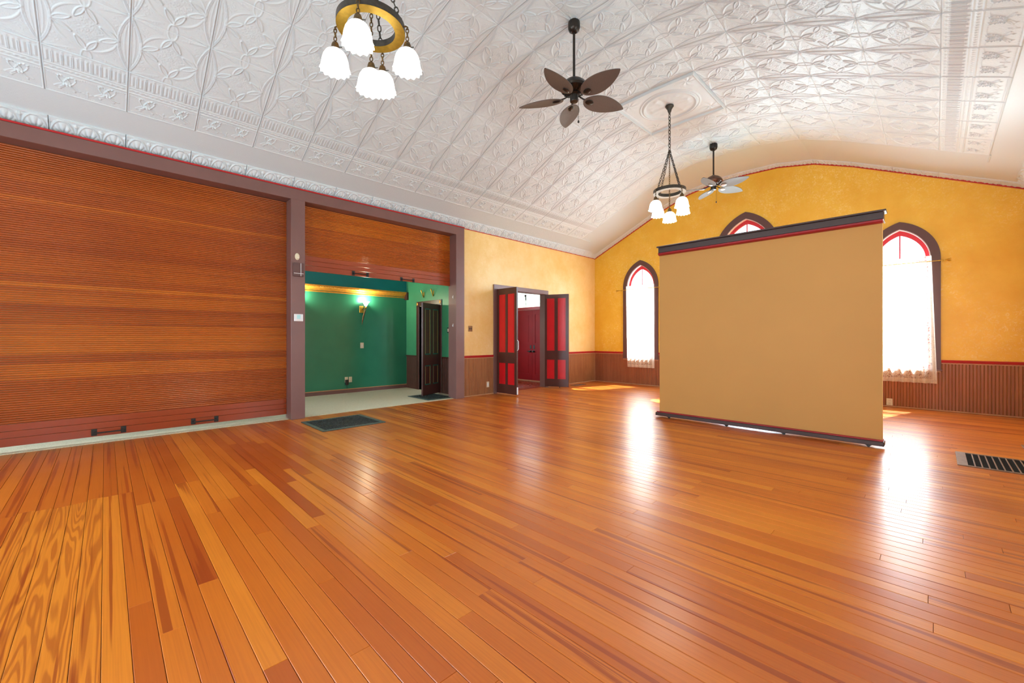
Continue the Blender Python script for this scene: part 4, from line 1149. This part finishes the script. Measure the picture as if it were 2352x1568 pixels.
def curtain(xa, xb, xa2, xb2, zt, zb, label, seed):
    t = thing('lace_curtain', label, 'curtain', ((xa+xb)/2, -.075, zt))
    rs = random.Random(seed); ph = rs.uniform(0, 6); cx = (xa+xb)/2
    def surf(z0, z1, u0, u1, nu, nv, off=0.0):
        u = np.linspace(u0, u1, nu); v = np.linspace(0, 1, nv); U, V = np.meshgrid(u, v, indexing='ij')
        Z = z0+(z1-z0)*V; T = (zt-Z)/(zt-zb)
        X = (xa+(xb-xa)*U)*(1-T)+(xa2+(xb2-xa2)*U)*T-cx
        A = .010+.014*T
        Y = A*np.sin(2*PI*U*7+ph+.4*np.sin(3*U+T))+.5*A*np.sin(2*PI*U*13+2*ph)-off
        return np.stack([X, Y, Z-zt], -1)
    link('lace_panel', grid_mesh('lace_panel', surf(zb+.075, zt+.105, .055, .945, 140, 40), M['lace']), t)
    link('hem', grid_mesh('hem', surf(zb, zb+.077, 0, 1, 140, 4, .001), M['lace_hem']), t)
    for a, b_ in ((0, .057), (.943, 1)):
        link('side_hem', grid_mesh('side_hem', surf(zb+.075, zt+.105, a, b_, 8, 40, .001), M['lace_hem']), t)
    return t
curtain(1.10, 1.94, 1.13, 1.95, 2.665, .49, 'white lace curtain on the window left of the screen', 1)
curtain(6.37, 7.215, 6.33, 7.285, 2.675, .49, 'white lace curtain on the window right of the screen', 2)

# ------------------------------------------------------------------ tan rolling screen
t = thing('rolling_screen', 'large tan cloth screen with brown and red rails standing on the plank floor', 'screen', (5.45, -4.1, 0))
xl, xr = 4.065-5.45, 6.825-5.45
MB().box((xl, 0, .09), (xr, .05, 2.70), .004).build('tan_cloth', M['screen_cloth'], t)
MB().box((xl-.0, -.045, 2.700), (xr+.012, .095, 2.785), .004).build('head_box', M['screen_dark'], t)
MB().box((xl-.018, -.075, 2.785), (xr+.035, .12, 2.806), .003).build('top_cap', M['screen_dark'], t)
m_ = MB(); pr = [(-.045, 2.700), (-.058, 2.695), (-.052, 2.675), (-.040, 2.665), (-.010, 2.657), (0, 2.657), (0, 2.700)]; n = len(pr)
m_.add([(xl, y, z) for y, z in pr]+[(xr+.004, y, z) for y, z in pr], [(i, (i+1) % n, (i+1) % n+n, i+n) for i in range(n)]+[tuple(range(n))[::-1], tuple(range(n, 2*n))])
m_.build('red_valance', M['screen_red'], t)
MB().tube([(xr+.006, .01, 2.69), (xr+.018, .01, 2.655)], .007, 8).build('roller_pin', M['white_plastic'], t, smooth=True)
MB().box((xl-.045, -.055, .030), (xr+.018, .105, .082), .006).build('base_rail', M['screen_dark'], t)
MB().box((xl-.030, -.045, .082), (xr+.006, .095, .100), .005).build('red_ledge', M['screen_red'], t)
for px in (4.24, 5.11, 5.83, 6.70):
    c_ = thing('castor', None, None, (px-5.45, 0, 0)); c_.parent = t
    m_ = MB().lathe([(.004, -.012), (.018, -.012), (.020, -.008), (.020, .008), (.018, .012), (.004, .012)], 14)
    m_.v = [(x, z-.02, y+.0205) for x, y, z in m_.v]; m_.build('wheel', M['black_plastic'], c_, smooth=True)
    MB().box((-.030, -.045, .024), (.030, .045, .031), .002).build('mounting_plate', M['black_plastic'], c_)

# ------------------------------------------------------------------ floor registers
def register(label, x0, y0, x1, y1, n, slats_along='Y', bars=True):
    t = thing('floor_register', label, 'vent', ((x0+x1)/2, (y0+y1)/2, 0)); hx, hy = (x1-x0)/2, (y1-y0)/2
    e = .028
    m_ = MB().plate([(-hx, -hy), (hx, -hy), (hx, hy), (-hx, hy)], [[(-hx+.075, -hy+e), (hx-.075, -hy+e), (hx-.075, hy-e), (-hx+.075, hy-e)]], .0005, .009, lambda a, b_, q: (a, b_, q))
    m_.build('frame', M['vent_metal'], t)
    MB().box((-hx+.07, -hy+e-.005, .0002), (hx-.07, hy-e+.005, .0015)).build('dark_box', M['vent_dark'], t)
    w_ = (2*hx-.15)/n
    for i in range(1, n):
        xx = -hx+.075+i*w_; MB().box((xx-.005, -hy+e-.004, .001), (xx+.005, hy-e+.004, .0075), .001).build('bar', M['vent_metal'], t)
    m2 = MB(); q = -hy+e+.02
    while q < hy-e-.01:
        m2.box((-hx+.075, q-.0012, .0015), (hx-.075, q+.0012, .0045)); q += .022
    tag(m2.build('fine_grid', M['vent_dark'], t), kind='stuff')
    return t
register('bronze floor register with dark slots right of the tan screen', 7.42, -4.41, 8.26, -3.70, 14)
register('small floor register near the corner of the two yellow walls', .22, -1.50, .40, -1.00, 3)
register('second floor register nearer the window wall at the right edge', 7.99, -2.92, 8.27, -2.70, 4)

# ------------------------------------------------------------------ chandeliers
CZ = 5.175
M['brass_reflect'] = paint('brass_grey_reflection', (.42, .40, .36), .45, .1, 30)  # grey reflection painted in place of the brass underside
def chandelier(x, y, rot, label, under='brass'):
    t = thing('chandelier', label, 'chandelier', (x, y, CZ), rot)
    # local z: 0 at the ceiling
    MB().lathe([(0, 0), (.066, 0), (.068, -.014), (.052, -.035), (.036, -.062), (.026, -.10), (.018, -.115), (.013, -.14), (0, -.14)], 20).build('canopy', M['bronze'], t, smooth=True)
    chain_mb(MB(), (0, 0, -.13), (0, 0, -.745), .078, .006, 6, .017).build('chain', M['bronze'], t, smooth=True)
    MB().lathe([(0, -.735), (.018, -.74), (.022, -.76), (.03, -.772), (.012, -.785), (0, -.79)], 14).build('hub', M['bronze'], t, smooth=True)
    zr = 3.747-CZ
    R1, R0, hh = .258, .180, .026
    m_ = MB().lathe([(R1, -hh), (R1, hh), (R1-.006, hh), (R0, hh), (R0, -hh+.004), (R0, -hh)], 64, (0, 0, zr), close=False); m_.build('ring', M['bronze'], t, smooth=True)
    m_ = MB().lathe([(R1-.001, -hh-.001), (R1-.001, -hh+.003), (R0+.001, -hh+.003), (R0+.001, -hh-.001)], 64, (0, 0, zr), close=True); m_.build('ring_underside', M[under], t, smooth=True)
    mats = (M['bronze'],)
    for k in range(4):
        a = PI/2*k; ca, sa = math.cos(a), math.sin(a)
        chain_mb(MB(), (.012*ca, .012*sa, -.775), (.235*ca, .235*sa, zr+hh+.004), .058, .0048, 6, .014).build('chain', M['bronze'], t, smooth=True)
    def pendant(px, py, ztop, zs):
        """chain from ztop down to the socket, shade top at zs (relative)"""
        p_ = bpy.data.objects.new('pendant', None); COL.objects.link(p_); p_.parent = t; p_.location = (px, py, 0)
        chain_mb(MB(), (0, 0, ztop), (0, 0, zs+.062), .045, .0042, 6, .011).build('drop_chain', M['bronze_mid'], p_, smooth=True)
        MB().lathe([(0, .065), (.008, .062), (.012, .052), (.022, .045), (.029, .025), (.030, .002), (.040, -.002), (.044, -.014), (.038, -.02), (0, -.02)], 18, (0, 0, zs)).build('socket_cup', M['bronze_mid'], p_, smooth=True)
        MB().tube([(.03, 0, zs+.012), (.052, 0, zs+.012)], .004, 6).build('switch_key', M['bronze'], p_, smooth=True)
        pr_ = [(.034, -.010), (.050, -.016), (.072, -.034), (.088, -.062), (.097, -.095), (.101, -.125), (.105, -.150), (.112, -.168)]
        m_ = MB().lathe(pr_, 56, (0, 0, zs), flute=0, fl_n=14, fl_from=0)
        # ruffled rim: flutes deepen towards the edge
        q = []
        for vx, vy, vz in m_.v:
            d = (zs-.02-vz)/.155; r = math.hypot(vx, vy); a = math.atan2(vy, vx)
            kf = max(0, d)**3; r2 = r*(1+.04*kf*math.cos(14*a)); q.append((r2*math.cos(a), r2*math.sin(a), vz+.007*kf*math.cos(14*a+PI)))
        m_.v = q; m_.build('glass_shade', M['shade_glow'], p_, smooth='all')
        MB().lathe([(0, -.030), (.012, -.035), (.026, -.065), (.030, -.088), (.022, -.108), (0, -.118)], 14, (0, 0, zs)).build('bulb', M['bulb'], p_, smooth='all')
        c_, s_ = math.cos(rot), math.sin(rot)
        lamp('POINT', 'chandelier_light', (x+px*c_-py*s_, y+px*s_+py*c_, CZ+zs-.13), 5, (1, .93, .82), radius=.06)
    for k in range(4):
        a = PI/2*k; ca, sa = math.cos(a), math.sin(a)
        MB().tube([(.250*ca, .250*sa, zr), (.272*ca, .272*sa, zr+.004), (.286*ca, .286*sa, zr-.004), (.282*ca, .282*sa, zr-.022)], .006, 8).build('hook', M['bronze_mid'], t, smooth=True)
        pendant(.283*ca, .283*sa, zr-.016, 3.575-CZ)
    pendant(0, 0, -.785, 3.415-CZ)
    return t
chandelier(4.155, -14*W, math.radians(45.6), 'nearer brass ring chandelier with five lit glass shades, cut by the top edge')
chandelier(4.155, -6*W, math.radians(-24.4), 'farther bronze ring chandelier with five lit glass shades below the ceiling medallion', 'brass_reflect')

# ------------------------------------------------------------------ ceiling fans
def fan(x, y, zc, zmot, ang, R_, mats, label):
    t = thing('ceiling_fan', label, 'fan', (x, y, zc))
    d = zmot-zc
    MB().lathe([(0, 0), (.070, 0), (.074, -.02), (.074, -.07), (.062, -.105), (.035, -.125), (.028, -.118), (0, -.118)], 24).build('canopy', mats[0], t, smooth=True)
    MB().tube([(0, 0, -.11), (0, 0, d+.02)], .0155, 12).build('downrod', mats[0], t, smooth=True)
    MB().lathe([(0, .02), (.03, .018), (.055, .0), (.10, -.020), (.145, -.058), (.168, -.105), (.160, -.130), (.125, -.150), (.10, -.165), (0, -.168)], 40, (0, 0, d)).build('motor_housing', mats[1], t, smooth=True)
    mb_ = MB()
    for k in range(18):
        a = 2*PI*k/18; ca, sa = math.cos(a), math.sin(a)
        mb_.tube([(.148*ca, .148*sa, d-.142), (.095*ca, .095*sa, d-.172)], .006, 5)
    mb_.build('vent_ribs', mats[0], t, smooth=True)
    MB().lathe([(0, -.16), (.070, -.162), (.075, -.185), (.060, -.195), (.052, -.20), (.050, -.268), (.046, -.275), (0, -.278)], 24, (0, 0, d)).build('switch_housing', M['fan_metal'], t, smooth=True)
    # blade arms + blades
    zb = d-.235
    for k in range(5):
        a = math.radians(ang+72*k); ca, sa = math.cos(a), math.sin(a)
        arm = MB().tube([(.06*ca, .06*sa, d-.19), (.12*ca, .12*sa, d-.215), (.20*ca, .20*sa, zb+.006)], .009, 8)
        ao = arm.build('blade_arm', M['fan_metal'], t, smooth=True)
        # leaf blade: outline along r, pitched
        Lb = R_-.13; n_ = 26; top = []
        tilt = math.radians(-13)
        def pt(r, s, z):
            yy = s*math.cos(tilt); zz = s*math.sin(tilt)+z
            return (r*ca-yy*sa, r*sa+yy*ca, zb+zz)
        vs = []; 
        for i in range(n_+1):
            q = i/n_; hw = .135*(math.sin(PI*min(1, q**.80))**.68)*(1-.10*q)+(.0 if 0 < q < 1 else 0)
            hw = max(hw, .006)
            r = .13+Lb*q; cup = .012*math.sin(PI*q)
            for s in (-1, -.5, 0, .5, 1): vs.append(pt(r, s*hw, cup*(1-abs(s))*.6+.004))
            for s in (-1, -.5, 0, .5, 1): vs.append(pt(r, s*hw, cup*(1-abs(s))*.6-.004))
        fs_ = []
        for i in range(n_):
            o0 = i*10; o1 = (i+1)*10
            for j in range(4):
                fs_.append((o0+j, o1+j, o1+j+1, o0+j+1)); fs_.append((o0+5+j, o0+6+j, o1+6+j, o1+5+j))
            fs_.append((o0, o0+5, o1+5, o1)); fs_.append((o0+4, o1+4, o1+9, o0+9))
        b_o = MB().add(vs, fs_).build('blade', mats[2], t, smooth=True)
        m_ = MB().lathe([(0, .0), (.040, .0), (.044, -.006), (.030, -.014), (0, -.016)], 14)
        m_.v = [pt(.215+vx*1.25, vy*.8, vz-.006) for vx, vy, vz in m_.v]; m_.build('blade_bracket', mats[3], t, smooth=True)
    cx_, sx2 = .055*math.cos(math.radians(45)), .055*math.sin(math.radians(45))
    MB().tube([(cx_, sx2, d-.235), (cx_, sx2, d-.50)], .0022, 5).build('pull_chain', M['bronze'], t)
    MB().lathe([(0, .016), (.006, .008), (.013, -.010), (.009, -.022), (0, -.026)], 10, (cx_, sx2, d-.51)).build('pull_knob', M['black_plastic'], t, smooth=True)
    return t
fan(4.155, -10*W, 5.178, 4.475, -7.5, .70, (M['fan_metal'], M['fan_metal'], M['blade'], M['fan_metal']), 'nearer dark ceiling fan with five woven leaf blades')
fan(4.155, -3*W, 5.178, 4.54, -12, .70, (M['fan_metal'], M['fan_copper'], M['blade_far'], M['white_plastic']), 'farther ceiling fan with grey blades and a coppery motor near the gable wall')  # white brackets: window highlights painted into their colour
